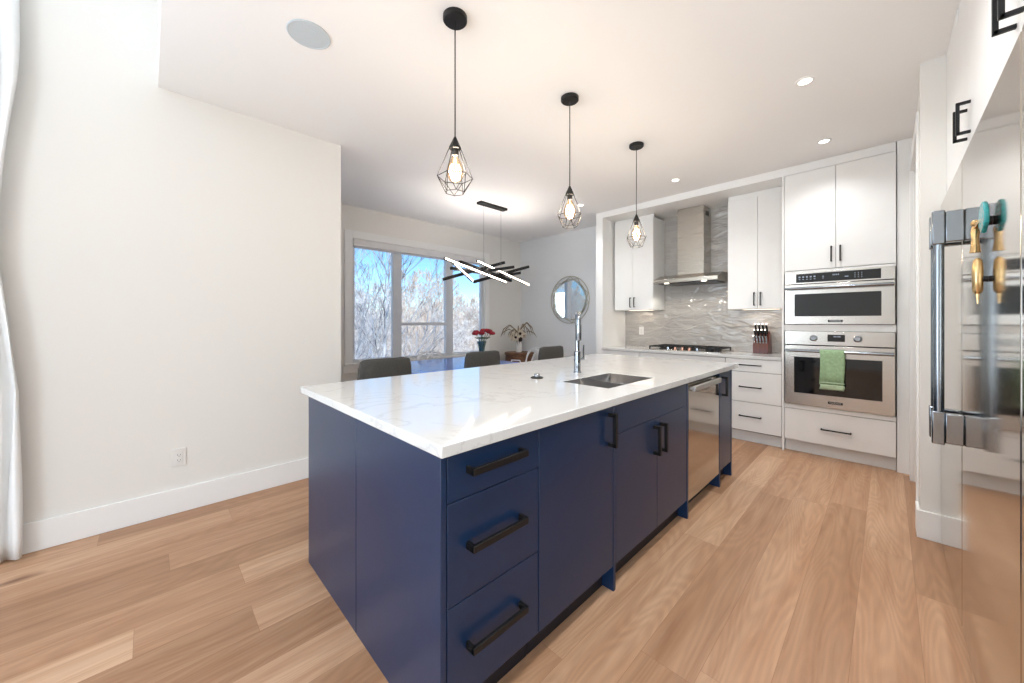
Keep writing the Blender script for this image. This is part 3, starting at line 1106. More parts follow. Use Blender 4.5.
# ------------------------------------------------------------------ range hood
HC = -1.742
t = thing('range_hood', 'stainless chimney range hood over the gas cooktop', 'range hood', (HC, 4.9, 1.75))
part('chimney', MB().box((HC-0.158, 4.86, 1.872), (HC+0.158, 5.133, 2.712)), 'steelv', t, bevel=0.002)
v = MB()
for k in range(5):
    v.box((HC+0.1575, 4.93+0.025*k, 2.60), (HC+0.1592, 4.942+0.025*k, 2.66))
part('vent_slots', v, 'shadow', t)
cw = 0.378
poly = [(4.645, 1.760), (4.645, 1.805), (4.86, 1.872), (5.133, 1.872), (5.133, 1.760)]
c = part('canopy', MB().prism(poly, HC-cw, HC+cw, 'X'), 'steelv', t, bevel=0.002)
part('filter_panel', MB().box((HC-0.33, 4.70, 1.752), (HC+0.33, 5.09, 1.7595)), 'badge', c)
for x in (HC-0.22, HC+0.22):
    part('lamp', MB().lathe([(0.028, 1.757), (0.028, 1.753)], (x, 4.678, 0), 16), 'hoodlamp', c)
    light('hood_spot', 'SPOT', (x, 4.72, 1.745), 5, (1, 0.93, 0.82), (x, 4.95, 0.9), 0.03, spot=2.2)

# ------------------------------------------------------------------ gas cooktop
t = thing('gas_cooktop', 'stainless gas cooktop with black grates set in the back counter', 'cooktop', (HC, 4.83, 0.9142))
CX0, CX1, CY0, CY1 = HC-0.43, HC+0.43, 4.56, 5.08
part('base', MB().box((CX0, CY0, 0.9142), (CX1, CY1, 0.924)), 'steel', t, bevel=0.003)
for i in range(3):
    a = CX0+0.02+i*0.275
    b = a+0.27
    g = MB()
    y0_ = CY0+0.10 if i == 1 else CY0+0.03
    g.frame(a, b, y0_, CY1-0.03, 0.014, 0.952, 0.966, 'Z')
    for f in (0.33, 0.67):
        x = a+(b-a)*f
        g.box((x-0.006, y0_+0.012, 0.952), (x+0.006, CY1-0.042, 0.968))
    for f in (0.28, 0.72):
        y = y0_+(CY1-0.03-y0_)*f
        g.box((a+0.012, y-0.006, 0.952), (b-0.012, y+0.006, 0.968))
    for x in (a+0.007, b-0.007):
        for y in (y0_+0.007, CY1-0.037):
            g.box((x-0.007, y-0.007, 0.924), (x+0.007, y+0.007, 0.953))
    part('grate', g, 'blackiron', t)
for x, y, r in ((CX0+0.155, CY0+0.14, 0.035), (CX0+0.155, CY1-0.14, 0.045), (HC, CY1-0.2, 0.058), (CX1-0.155, CY0+0.14, 0.035), (CX1-0.155, CY1-0.14, 0.045)):
    part('burner', MB().lathe([(r+0.012, 0.924), (r+0.012, 0.934), (r, 0.936), (r, 0.946), (r-0.006, 0.949)], (x, y, 0), 20), 'blackiron', t)
for k in range(5):
    x = HC-0.17+0.085*k
    part('knob', MB().lathe([(0.024, 0.924), (0.024, 0.930), (0.020, 0.932), (0.018, 0.958), (0.015, 0.961)], (x, CY0+0.045, 0), 20), 'pinkcap' if k in (1, 2, 3) else 'chrome', t)

# ------------------------------------------------------------------ knife block
t = thing('knife_block', 'dark red wooden knife block on the back counter', 'knife block', (-1.0, 4.98, 0.9142))
poly = [(4.90, 0.9142), (4.90, 1.01), (4.99, 1.165), (5.055, 1.128), (5.10, 0.9142)]
part('block', MB().prism(poly, -1.075, -0.928, 'X'), 'knifewood', t, bevel=0.003)
part('sharpener_slot', MB().box((-0.96, 4.96, 1.115), (-0.945, 4.975, 1.121)), 'shadow', t)
dirv = Vector((0, -0.50, 0.866))
facev = Vector((0, 0.09, 0.155)).normalized()


def knife(x, s, L, w, label, group, mat='black', full=True):
    base = Vector((x, 4.90, 1.01))+facev*s
    k = thing('kitchen_knife' if full else 'steak_knife', label, 'knife', base, group)
    part('bolster', MB().bar(base-dirv*0.02, base+dirv*0.016, w, 0.016, (1, 0, 0)), 'chrome', k, bevel=0.002)
    h = MB().bar(base+dirv*0.016, base+dirv*(L*0.7), w*0.95, 0.017, (1, 0, 0)).bar(base+dirv*(L*0.7), base+dirv*L+Vector((0, -0.006, -0.004)), w, 0.018, (1, 0, 0))
    part('handle', h, mat, k, bevel=0.004)
    part('end_cap', MB().bar(base+dirv*L+Vector((0, -0.006, -0.004)), base+dirv*(L+0.006)+Vector((0, -0.006, -0.004)), w*0.9, 0.016, (1, 0, 0)), 'chrome', k)


for j in range(4):
    knife(-1.055+0.035*j, 0.155, 0.115, 0.026, 'black handled kitchen knife in the top row of the wooden block', 'knives in the top row of the block')
for j in range(4):
    knife(-1.057+0.034*j, 0.095, 0.10, 0.022, 'black handled kitchen knife in the middle row of the wooden block', 'knives in the middle row of the block')
for j in range(5):
    knife(-1.062+0.029*j, 0.03, 0.088, 0.016, 'slim steel handled knife in the bottom row of the wooden block', 'steak knives in the bottom row of the block', 'chrome', False)

# outlets


def outlet_plate(name, label, origin, rz, sockets=True):
    t = thing(name, label, 'outlet', origin, rz=rz)
    # local: plate faces +X
    part('plate', MB().box((0, -0.036, -0.058), (0.006, 0.036, 0.058)), 'porcelain', t, world=False, bevel=0.002)
    q = MB().box((0.006, -0.0165, -0.034), (0.008, 0.0165, 0.034))
    s = part('socket_face', q, 'porcelain', t, world=False, bevel=0.001)
    if sockets:
        sl = MB()
        for z in (-0.018, 0.016):
            sl.box((0.0078, -0.008, z-0.004), (0.0083, -0.006, z+0.006)).box((0.0078, 0.006, z-0.004), (0.0083, 0.008, z+0.005)).box((0.0078, -0.002, z-0.011), (0.0083, 0.002, z-0.007))
        part('slots', sl, 'shadow', s, world=False)
    return t


outlet_plate('wall_outlet', 'white duplex outlet low on the left wall above the baseboard', (-3.317, 0.141, 0.367), 0)
outlet_plate('wall_outlet', 'white outlet on the backsplash left of the cooktop', (-2.522, 5.1348, 1.14), -PI/2)
outlet_plate('wall_outlet', 'white outlet on the backsplash behind the knife block, by the oven tower', (-0.80, 5.1348, 1.17), -PI/2)

# ------------------------------------------------------------------ refrigerators
FXF = 0.213


def fridge(name, label, y0, y1, hy, sgn):
    t = thing(name, label, 'refrigerator', (0.5, (y0+y1)/2, 0))
    part('body', MB().box((FXF+0.055, y0+0.004, 0.02), (0.88, y1-0.004, 1.935)), 'shadow', t)
    d = part('door', MB().box((FXF, y0, 0.022), (FXF+0.05, y1, 1.935)), 'fridge', t, bevel=0.003)
    xb = FXF-0.066
    h = MB()
    h.tube([(xb, hy, 0.80), (xb, hy, 1.70)], 0.0155, 16)
    part('handle', h, 'handle', d)
    for z0, z1 in ((0.772, 0.905), (1.585, 1.722)):
        b = MB().box((xb-0.020, hy-0.020, z0), (xb+0.016, hy+0.020, z1)).box((xb+0.016, hy-0.016, z0+0.006), (FXF, hy+0.016, z1-0.006))
        part('bracket', b, 'handle', d, bevel=0.004)
    part('toe_grille', MB().box((FXF+0.03, y0+0.004, 0.0), (0.86, y1-0.004, 0.019)), 'shadow', t)
    return t


fridge('refrigerator', 'stainless full-height refrigerator nearest the camera, magnets on its door', 1.42, 2.357, 2.305, 1)
fridge('freezer', 'stainless full-height freezer column against the white wall end', 2.371, 3.2285, 2.423, -1)
t = thing('filler_panel', 'stainless upright filler strip at the near edge of the refrigerator', 'panel', (0.5, 1.3, 0))
part('front_strip', MB().box((FXF, 1.27, 0.02), (FXF+0.04, 1.408, 1.935)), 'fridge', t, bevel=0.002)
part('side_panel', MB().box((FXF+0.042, 1.27, 0), (0.88, 1.29, 1.945)), 'cab', t)

XC = 0.254


def over_cab(label, y0, y1, ym, hy):
    t = thing('over_fridge_cabinet', label, 'cabinet', (0.5, (y0+y1)/2, 1.95))
    part('body', MB().box((XC, y0, 1.945), (0.88, y1, 2.70)), 'cab', t)
    for a, b, h in ((y0, ym, hy[0]), (ym, y1, hy[1])):
        d = part('door', MB().box((XC-0.02, a+G, 1.948), (XC-0.001, b-G, 2.70)), 'cab', t, bevel=0.0015)
        part('handle', pull((XC-0.054, h, 2.035), (XC-0.054, h, 2.155), (-0.034, 0, 0), 0.011, 0.011), 'black', d, bevel=0.001)
    part('crown', MB().box((XC-0.012, y0, 2.701), (XC+0.05, y1, CEIL-0.001)), 'trim', t)


over_cab('white two door cabinet above the freezer column, farther pair of pulls', 1.972, 2.80, 2.395, (2.35, 2.44))
over_cab('white two door cabinet above the refrigerator, nearest the camera', 1.14, 1.968, 1.563, (1.525, 1.60))
t = single('filler_panel', MB().box((XC-0.018, 2.804, 1.945), (0.3, 3.243, CEIL-0.002)), 'cab', 'white filler panel above the freezer beside the wall end', 'panel', origin=(0.25, 2.97, 1.945))

# magnets on the fridge door
MGY = 1.745
t = thing('fridge_magnet', 'teal fan shaped magnet with gold figure on the refrigerator door', 'magnet', (FXF, MGY, 1.56))
fan = [(0, -0.045)]
fan += [(0.05*math.sin(a), -0.005+0.052*math.cos(a)) for a in [-1.9+3.8*k/14 for k in range(15)]]
part('fan', MB().prism([(MGY+u, 1.575+v_) for u, v_ in fan], FXF-0.020, FXF-0.010, 'X'), 'teal', t, bevel=0.003)
part('magnet_disc', MB().lathe([(0.013, FXF-0.010), (0.013, FXF-0.0005)], (0, MGY, 1.565), 16, 'X'), 'black', t)
fg = MB().ball((FXF-0.022, MGY+0.085, 1.575), 0.010, sc=(1, 1, 1.2))
fg.lathe([(0.006, 1.57), (0.010, 1.55), (0.008, 1.525), (0.011, 1.49), (0.013, 1.485)], (FXF-0.022, MGY+0.085, 0), 14)
fg.bar((FXF-0.022, MGY+0.085, 1.56), (FXF-0.016, MGY+0.03, 1.575), 0.008, 0.008)
part('figure', fg, 'gold', t)
t = thing('fridge_magnet', 'small gold rocket shaped magnet below the teal one on the refrigerator', 'magnet', (FXF, MGY+0.06, 1.38))
part('body', MB().lathe([(0.006, 1.355), (0.011, 1.365), (0.012, 1.42), (0.010, 1.455), (0.004, 1.465)], (FXF-0.020, MGY+0.06, 0), 16), 'gold', t)
part('tail', MB().tube([(FXF-0.020, MGY+0.06, 1.357), (FXF-0.020, MGY+0.058, 1.325)], [0.005, 0.0015], 8), 'gold', t)
part('magnet_disc', MB().lathe([(0.009, FXF-0.010), (0.009, FXF-0.0005)], (0, MGY+0.06, 1.40), 14, 'X'), 'black', t)

# ------------------------------------------------------------------ pendants over the island


def pendant(label, y):
    x = -1.515
    t = thing('pendant_light', label, 'pendant light', (x, y, CEIL))
    part('canopy', MB().lathe([(0.060, CEIL-0.0005), (0.060, CEIL-0.020), (0.054, CEIL-0.026), (0.010, CEIL-0.027)], (x, y, 0), 28), 'black', t)
    part('cord', MB().tube([(x, y, CEIL-0.026), (x, y, 2.19)], 0.0032, 8), 'black', t)
    s = part('socket', MB().lathe([(0.005, 2.195), (0.009, 2.186), (0.030, 2.142), (0.031, 2.132), (0.026, 2.130)], (x, y, 0), 6), 'black', t, smooth=0)
    part('bulb_holder', MB().lathe([(0.018, 2.131), (0.018, 2.105), (0.015, 2.10)], (x, y, 0), 16), 'badge', s)
    # faceted wire cage
    c = MB()
    n = 6
    top = [Vector((x+0.029*math.cos(2*PI*k/n), y+0.029*math.sin(2*PI*k/n), 2.136)) for k in range(n)]
    mid = [Vector((x+0.088*math.cos(2*PI*k/n), y+0.088*math.sin(2*PI*k/n), 1.992)) for k in range(n)]
    low = [Vector((x+0.048*math.cos(2*PI*(k+0.5)/n), y+0.048*math.sin(2*PI*(k+0.5)/n), 1.916)) for k in range(n)]
    w = 0.0019
    for k in range(n):
        c.tube([top[k], mid[k]], w, 6)
        c.tube([mid[k], mid[(k+1) % n]], w, 6)
        c.tube([mid[k], low[k]], w, 6)
        c.tube([mid[k], low[k-1]], w, 6)
        c.tube([low[k], low[(k+1) % n]], w, 6)
        for p in (mid[k], low[k]):
            c.ball(p, w*1.3, 6, 4)
    part('cage', c, 'black', t)
    b = part('bulb', MB().lathe([(0.013, 2.106), (0.016, 2.094), (0.034, 2.058), (0.042, 2.025), (0.040, 2.0), (0.029, 1.978), (0.012, 1.966), (0.002, 1.964)], (x, y, 0), 20), 'bulbglass', t)
    f = MB()
    for k in range(5):
        a = 2*PI*k/5
        f.tube([(x+0.006*math.cos(a), y+0.006*math.sin(a), 2.085), (x+0.016*math.cos(a), y+0.016*math.sin(a), 2.0)], 0.0013, 5)
    f.tube([(x, y, 2.1), (x, y, 2.07)], 0.003, 6)
    part('filament', f, 'filament', b)
    light('pendant_glow', 'POINT', (x, y, 2.04), 8, (1, 0.96, 0.92), size=0.04)
    return t


pendant('black wire cage pendant light nearest the camera, largest in view', 1.09)
pendant('black wire cage pendant light in the middle of the row of three', 2.04)
pendant('black wire cage pendant light farthest along the island, in front of the cabinets', 2.99)

# recessed downlights and ceiling speaker


def downlight(label, x, y, r=0.05, p=32):
    t = thing('recessed_downlight', label, 'ceiling light', (x, y, CEIL))
    part('trim_ring', MB().lathe([(r, CEIL-0.0005), (r, CEIL-0.004), (r*0.72, CEIL-0.006), (r*0.68, CEIL-0.002)], (x, y, 0), 28, cap=False), 'trim', t)
    part('lens', MB().lathe([(r*0.70, CEIL-0.0006), (r*0.70, CEIL-0.0025)], (x, y, 0), 24), 'glow', t)
    light('downlight_beam', 'SPOT', (x, y, CEIL-0.02), p, (0.97, 0.98, 1.0), (x, y, 0), 0.09, spot=2.5, blend=1.0)


downlight('small round downlight in the ceiling nearest the camera', -0.366, 2.961)
downlight('small round downlight in the ceiling above the oven tower', -0.375, 4.059)
downlight('small round downlight in the ceiling in front of the range hood', -1.598, 4.036)
downlight('small round downlight in the ceiling beside the middle pendant', -2.809, 4.016)
downlight('added unseen fill downlight in the ceiling in front of the refrigerator, above the camera', -0.36, 1.86, p=45)  # added out of view to brighten the floor and island front
downlight('added unseen fill downlight in the ceiling at the edge of the kitchen, behind the camera', -0.36, 0.55, p=45)  # another added lamp, outside the view, lifting the kitchen side
downlight('added fill downlight inside the pantry behind the right doorway', 0.75, 4.3)  # lamp added to lighten the pantry interior
t = thing('ceiling_speaker', 'round pale blue grey speaker grille in the ceiling', 'speaker', (-2.153, 0.605, CEIL))
part('bezel', MB().lathe([(0.103, CEIL-0.0005), (0.103, CEIL-0.004), (0.097, CEIL-0.006), (0.095, CEIL-0.004)], (-2.153, 0.605, 0), 40, cap=False), 'grille', t)
part('grille', MB().lathe([(0.096, CEIL-0.001), (0.096, CEIL-0.004)], (-2.153, 0.605, 0), 40), 'grille', t)

# ------------------------------------------------------------------ dining set
t = thing('dining_table', 'long glossy blue topped dining table by the window', 'table', (-3.9, 2.63, 0))
part('tabletop', MB().box((-4.42, 1.80, 0.715), (-3.33, 3.39, 0.75)), 'tabletop', t, bevel=0.004)
part('apron', MB().frame(-4.30, -3.43, 1.90, 3.29, 0.025, 0.63, 0.714, 'Z'), 'darkleg', t)
for x in (-4.28, -3.45):
    for y in (1.92, 3.27):
        part('leg', MB().tube([(x, y, 0), (x, y, 0.714)], [0.03, 0.042], 4), 'darkleg', t, smooth=0)


def grey_chair():
    # local: the seat points to -X, backrest at +X side; origin on the floor under the backrest
    t = thing('dining_chair', 'grey', 'chair')
    N, R_ = 9, 7
    fr_, bk_ = [], []
    for i in range(R_):
        z = 0.50+0.455*i/(R_-1)
        half = 0.265-0.035*i/(R_-1)
        if i == R_-1:
            half -= 0.012
        row = []
        for j in range(N):
            u = -1+2*j/(N-1)
            row.append((-0.035*u*u*0.9+0.04*(z-0.5)-0.02, u*half, z-(0.012 if i == R_-1 and abs(u) > 0.9 else 0)))
        fr_.append(row)
    part('backrest', MB().sheet(fr_), 'fabric', t, world=False, solid=0.045, bevel=0.012, smooth=1.2)
    s = MB().box((-0.50, -0.24, 0.425), (-0.03, 0.24, 0.505))
    part('seat', s, 'fabric', t, world=False, bevel=0.022)
    for x, y, dx in ((-0.46, -0.2, -0.03), (-0.46, 0.2, -0.03), (-0.07, -0.2, 0.03), (-0.07, 0.2, 0.03)):
        part('leg', MB().tube([(x+dx, y*1.08, 0), (x, y, 0.424)], [0.011, 0.018], 10), 'darkleg', t, world=False)
    return t


c0 = grey_chair()
for i, (y, lb) in enumerate(((1.462, 'grey upholstered dining chair at the near end of the table, left of the window mullion'),
                             (2.560, 'grey upholstered dining chair in front of the red roses'),
                             (3.715, 'grey upholstered dining chair beside the faucet, below the round mirror'))):
    c = c0 if i == 0 else copy_tree(c0)
    c.location = (-3.02, y, 0)
    c['label'] = lb
    c['group'] = 'grey dining chairs along the island side of the table'


def loop_chair():
    # local: faces -X, back at +X; white plastic chair with interlaced loop back
    t = thing('loop_back_chair', 'white', 'chair')
    part('seat', MB().box((-0.44, -0.22, 0.44), (-0.02, 0.22, 0.462)), 'plastic', t, world=False, bevel=0.01)
    for x, y in ((-0.40, -0.19), (-0.40, 0.19), (-0.05, -0.2), (-0.05, 0.2)):
        part('leg', MB().tube([(x+(0.03 if x > -0.2 else -0.02), y*1.1, 0), (x, y, 0.44)], [0.011, 0.016], 10), 'plastic', t, world=False)

    def arch(w, h, cy, sk, bx):
        pts = []
        for k in range(15):
            a = PI*k/14
            yy = cy+w*math.cos(a)+sk*math.sin(a)
            pts.append((bx+0.06*math.sin(a), yy, 0.455+h*(math.sin(a)**0.6)))
        return MB().tube(pts, 0.011, 8)
    part('back_loop', arch(0.235, 0.40, 0, 0, -0.03), 'plastic', t, world=False)
    part('back_loop', arch(0.17, 0.385, -0.045, -0.05, -0.03), 'plastic', t, world=False)
    part('back_loop', arch(0.17, 0.385, 0.045, 0.05, -0.03), 'plastic', t, world=False)
    part('arm_loop', MB().tube([(-0.03, -0.235, 0.50), (-0.12, -0.27, 0.64), (-0.3, -0.27, 0.66), (-0.38, -0.22, 0.46)], 0.011, 8), 'plastic', t, world=False)
    part('arm_loop', MB().tube([(-0.03, 0.235, 0.50), (-0.12, 0.27, 0.64), (-0.3, 0.27, 0.66), (-0.38, 0.22, 0.46)], 0.011, 8), 'plastic', t, world=False)
    return t


c = loop_chair()
c.location = (-4.56, 2.86, 0)
c.rotation_euler = (0, 0, PI)
c['label'] = 'white loop back chair on the window side of the table'
c['group'] = 'white loop back chairs'
c2 = copy_tree(c)
c2.location = (-3.93, 4.42, 0)
c2.rotation_euler = (0, 0, PI/2)
c2['label'] = 'white loop back chair at the far end of the table, beside the grey chair'

t = thing('drum_table', 'brown round wooden side table in the corner under the dried flowers', 'side table', (-4.56, 4.66, 0))
part('drum', MB().lathe([(0.21, 0), (0.235, 0.03), (0.25, 0.36), (0.245, 0.70)], (-4.56, 4.66, 0), 36), 'rattan', t)
part('top', MB().lathe([(0.255, 0.701), (0.26, 0.708), (0.26, 0.728), (0.252, 0.736)], (-4.56, 4.66, 0), 36), 'rattan', t)

# flowers in the corner
VX, VY = -4.56, 4.65
single('flower_vase', MB().lathe([(0.045, 0.7365), (0.055, 0.76), (0.06, 0.82), (0.045, 0.90), (0.035, 0.93), (0.031, 0.93), (0.04, 0.89), (0.05, 0.80), (0.03, 0.75)], (VX, VY, 0), 24), 'porcelain', 'white vase of dried flowers on the brown corner table', 'vase', origin=(VX, VY, 0.7365))
rnd = random.Random(5)
for k, (dx, dy, z, r) in enumerate(((-0.03, -0.10, 1.02, 0.105), (0.05, -0.02, 1.06, 0.10), (0.06, -0.14, 1.00, 0.085), (-0.06, 0.03, 1.09, 0.085), (0.02, 0.10, 1.02, 0.06))):
    hc = Vector((VX+dx, VY+dy, z))
    f = thing('cream_flower', 'cream artificial flower with dark centre in the white corner vase', 'flower', (VX, VY, 0.92), 'cream flowers in the corner vase')
    part('stem', MB().tube([(VX+dx*0.15, VY+dy*0.15, 0.80), (VX+dx*0.5, VY+dy*0.5, 0.95), hc], 0.003, 6), 'stem', f)
    look = Vector((0.75, -0.6, 0.2)).normalized()
    a = look.cross(Vector((0, 0, 1))).normalized()
    b = a.cross(look)
    p = MB()
    for j in range(6):
        an = 2*PI*j/6+k
        d_ = a*math.cos(an)+b*math.sin(an)
        s_ = look.cross(d_)
        q = [hc, hc+d_*r*0.5+s_*r*0.35+look*0.02, hc+d_*r+look*0.025, hc+d_*r*0.5-s_*r*0.35+look*0.02]
        p.add(q, [(0, 1, 2, 3)])
    part('petals', p, 'petal', f, solid=0.003)
    part('seed_head', MB().ball(hc+look*0.014, r*0.26), 'seed', f)
f = thing('seed_pod', 'dark round seed head low in the white corner vase', 'flower', (VX, VY, 0.92))
part('pod', MB().ball((VX+0.09, VY-0.06, 0.965), 0.042, 12, 8), 'seed', f)
part('stem', MB().tube([(VX+0.01, VY, 0.82), (VX+0.06, VY-0.04, 0.95)], 0.004, 6), 'stem', f)
for k in range(16):
    an = -0.3+2*PI*k/16+rnd.uniform(-.2, .2)
    L_ = rnd.uniform(0.2, 0.34)
    up = rnd.uniform(0.16, 0.34)
    dx, dy = math.cos(an)*L_, math.sin(an)*L_
    if VX+dx < -4.9:
        dx = -4.9-VX
    if VY+dy > 5.04:
        dy = 5.04-VY
    pts = [(VX, VY, 0.85), (VX+dx*0.2, VY+dy*0.2, 0.93+up*0.7), (VX+dx*0.55, VY+dy*0.55, 0.93+up), (VX+dx*0.85, VY+dy*0.85, 0.93+up*0.75), (VX+dx, VY+dy, 0.93+up*0.35)]
    single('dried_grass', MB().tube(pts, [0.003, 0.004, 0.008, 0.008, 0.002], 5), 'straw', 'brown arching dried grass blade in the white corner vase', 'dried grass', 'dried grass blades in the corner vase', origin=(VX, VY, 0.85))['kind'] = 'thing'

# roses on the table
RX, RY = -3.95, 3.29
single('glass_vase', MB().lathe([(0.045, 0.751), (0.048, 0.757), (0.036, 0.82), (0.042, 0.90), (0.068, 1.0), (0.066, 1.0), (0.039, 0.90), (0.032, 0.82), (0.02, 0.765)], (RX, RY, 0), 24), 'vase', 'flared glass vase of red roses on the dining table', 'vase', origin=(RX, RY, 0.751))
k = 0
for dx, dy, z in ((0.02, -0.13, 1.11), (-0.03, -0.07, 1.13), (0.05, -0.04, 1.12), (-0.02, 0.01, 1.11), (0.04, 0.06, 1.15), (-0.05, 0.07, 1.15), (0.01, 0.13, 1.13), (0.05, 0.15, 1.11), (-0.03, 0.17, 1.14)):
    hc = Vector((RX+dx, RY+dy, z))
    f = thing('rose', 'red rose in the glass vase on the dining table', 'rose', (RX, RY, 0.9), 'red roses in the glass vase')
    part('stem', MB().tube([(RX-dx*0.2, RY-dy*0.2, 0.80), (RX+dx*0.3, RY+dy*0.3, 1.0), hc], 0.0035, 6), 'stem', f)
    p = MB().ball(hc, 0.030, 10, 7, (1, 1, 0.85))
    for j in range(7):
        an = 2*PI*j/7+k
        p.ball(hc+Vector((0.024*math.cos(an), 0.024*math.sin(an), -0.004+0.008*(j % 2))), 0.022, 8, 5, (1, 1, 0.9))
    part('bloom', p, 'rose', f)
    lf = MB()
    for sgn in (1, -1):
        b_ = Vector((RX+dx*0.5, RY+dy*0.5, 1.03))
        tip = b_+Vector((0.03*sgn, 0.05*sgn, 0.03))
        lf.add([b_, (b_+tip)/2+Vector((0.012, -0.01, 0.006)), tip, (b_+tip)/2-Vector((0.012, -0.01, 0.006))], [(0, 1, 2, 3)])
    part('leaf', lf, 'stem', f, solid=0.001)
    k += 1

# chandelier
CHX, CHY = -3.62, 3.20
t = thing('linear_chandelier', 'black crossed bar linear chandelier with lit strips over the dining table', 'chandelier', (CHX, CHY, CEIL))
part('canopy', MB().box((CHX-0.045, CHY-0.23, CEIL-0.03), (CHX+0.045, CHY+0.23, CEIL-0.0005)), 'black', t, bevel=0.002)
for y in (CHY-0.15, CHY+0.15):
    part('cable', MB().tube([(CHX, y, CEIL-0.03), (CHX, y, 1.93)], 0.0018, 6), 'handle', t)
BARS = ((-3.50, 2.37, 1.985, 3.33, 1.785, 1), (-3.60, 2.535, 1.985, 2.855, 1.775, 1), (-3.54, 2.87, 2.018, 3.81, 1.787, 1),
        (-3.66, 2.465, 1.767, 3.45, 2.075, 0), (-3.60, 2.875, 1.763, 3.87, 2.056, 0), (-3.68, 2.715, 2.005, 3.60, 1.84, 0),
        (-3.46, 2.98, 1.896, 3.43, 1.99, 0), (-3.72, 2.61, 1.92, 3.42, 1.90, 0), (-3.70, 3.45, 1.90, 3.80, 1.97, 0))
for i, (x, y0, z0, y1, z1, lit) in enumerate(BARS):
    d_ = Vector((0, y1-y0, z1-z0)).normalized()
    bb = MB().bar((x, y0, z0), (x, y1, z1), 0.028 if lit else 0.031, 0.028 if lit else 0.031)
    if not lit:  # lips keep the added fill strip out of sight
        up_ = Vector((0, -d_.z, d_.y))
        for sx in (-0.0145, 0.0145):
            o_ = Vector((sx, 0, 0))+up_*0.0175
            bb.bar(Vector((x, y0, z0))+o_, Vector((x, y1, z1))+o_, 0.002, 0.008)
    b = part('bar', bb, 'black', t, bevel=0.0008 if not lit else 0.002)
    if lit:
        off = Vector((0.0150, 0, 0))
        part('glow_strip', MB().bar(Vector((x, y0, z0))+d_*0.006+off, Vector((x, y1, z1))-d_*0.006+off, 0.002, 0.015), 'led', b, label='added upward fill strip')
    else:
        off = Vector((0, -d_.z, d_.y))*0.0147
        part('glow_strip', MB().bar(Vector((x, y0, z0))+d_*0.01+off, Vector((x, y1, z1))-d_*0.01+off, 0.016, 0.002), 'fillstrip', b, label='added upward fill strip')  # strip added on unlit bars to brighten the dining room
part('centre_rod', MB().bar((CHX-0.12, CHY-0.15, 1.93), (CHX+0.12, CHY-0.15, 1.93), 0.014, 0.014).bar((CHX-0.12, CHY+0.15, 1.92), (CHX+0.14, CHY+0.15, 1.92), 0.014, 0.014), 'black', t)

# round mirror
MX, MZ, MR = -3.755, 1.64, 0.395
t = thing('round_mirror', 'round mirror with a geometric metal frame on the dining wall', 'mirror', (MX, 5.05, MZ))
part('mirror_glass', MB().lathe([(MR-0.055, 5.050), (MR-0.055, 5.056)], (MX, 0, MZ), 48, 'Y'), 'mirror', t)
part('backing', MB().lathe([(MR-0.09, 5.0565), (MR-0.09, 5.0695)], (MX, 0, MZ), 40, 'Y'), 'champagne', t)
ring = MB()
ring.tube([(MX+MR*math.cos(2*PI*k/48), 5.045, MZ+MR*math.sin(2*PI*k/48)) for k in range(48)], 0.006, 8, close=True)
part('outer_ring', ring, 'champagne', t)
ring = MB().tube([(MX+(MR-0.055)*math.cos(2*PI*k/48), 5.047, MZ+(MR-0.055)*math.sin(2*PI*k/48)) for k in range(48)], 0.0045, 8, close=True)
part('inner_ring', ring, 'champagne', t)
for st in (0.25, 1.1):
    g = MB()
    pp = [(MX+(MR-0.006)*math.cos(st+2*PI*k/5), 5.038, MZ+(MR-0.006)*math.sin(st+2*PI*k/5)) for k in range(5)]
    for k in range(5):
        g.bar(pp[k], pp[(k+1) % 5], 0.008, 0.008, (0, 1, 0))
    part('frame_bars', g, 'champagne', t)

# ------------------------------------------------------------------ curtain at the left edge
t = thing('sheer_curtain', 'white sheer curtain gathered by a tie at the left edge', 'curtain', (-3.25, -0.7, 0))
rows = []
for i in range(29):
    z = 0.012+3.1*i/28
    # right edge profile: flared hem, drawn in at the tie (z about 1.66)
    if z < 1.66:
        u = (1.66-z)/1.66
        e = -0.575+0.085*min(1, u*2.2)+0.012*max(0, u-0.7)
        wdt = 0.30+0.35*min(1, u*1.2)
    else:
        u = (z-1.66)/1.4
        e = -0.575+0.075*min(1, u*1.5)
        wdt = 0.30+0.6*u
    row = []
    for j in range(60):
        s_ = j/59
        amp = 0.022*(0.5+0.5*min(1, abs(z-1.66)*1.2))
        row.append((-3.245+amp*math.sin(j*1.05+0.4*math.sin(z*1.3)), e-wdt*s_+0.006*math.sin(z*5+j), z))
    rows.append(row)
part('cloth', MB().sheet(rows), 'sheer', t, solid=0.002, smooth=2)
part('tie_band', MB().lathe([(0.05, -0.87), (0.05, -0.57)], (-3.245, 0, 1.66), 20, 'Y').move(Matrix.Translation((-3.245, 0, 1.66)) @ Matrix.Diagonal((0.75, 1, 0.5, 1)) @ Matrix.Translation((3.245, 0, -1.66))), 'sheer', t)
t = thing('curtain_rod', 'white curtain rod on the left wall above the sheer curtain', 'curtain rod', (-3.24, -2, 3.13))
part('rod', MB().tube([(-3.245, -4.1, 3.13), (-3.245, -0.45, 3.13)], 0.012, 12), 'trim', t)
part('bracket', MB().box((-3.316, -0.62, 3.12), (-3.245, -0.60, 3.14)).box((-3.316, -3.9, 3.12), (-3.245, -3.88, 3.14)), 'trim', t)

# ------------------------------------------------------------------ outdoors: snowy ground and frosted trees
struct('ground', MB().box((-140, -90, -3.6), (-5.6, 110, -3.5)), 'snow')


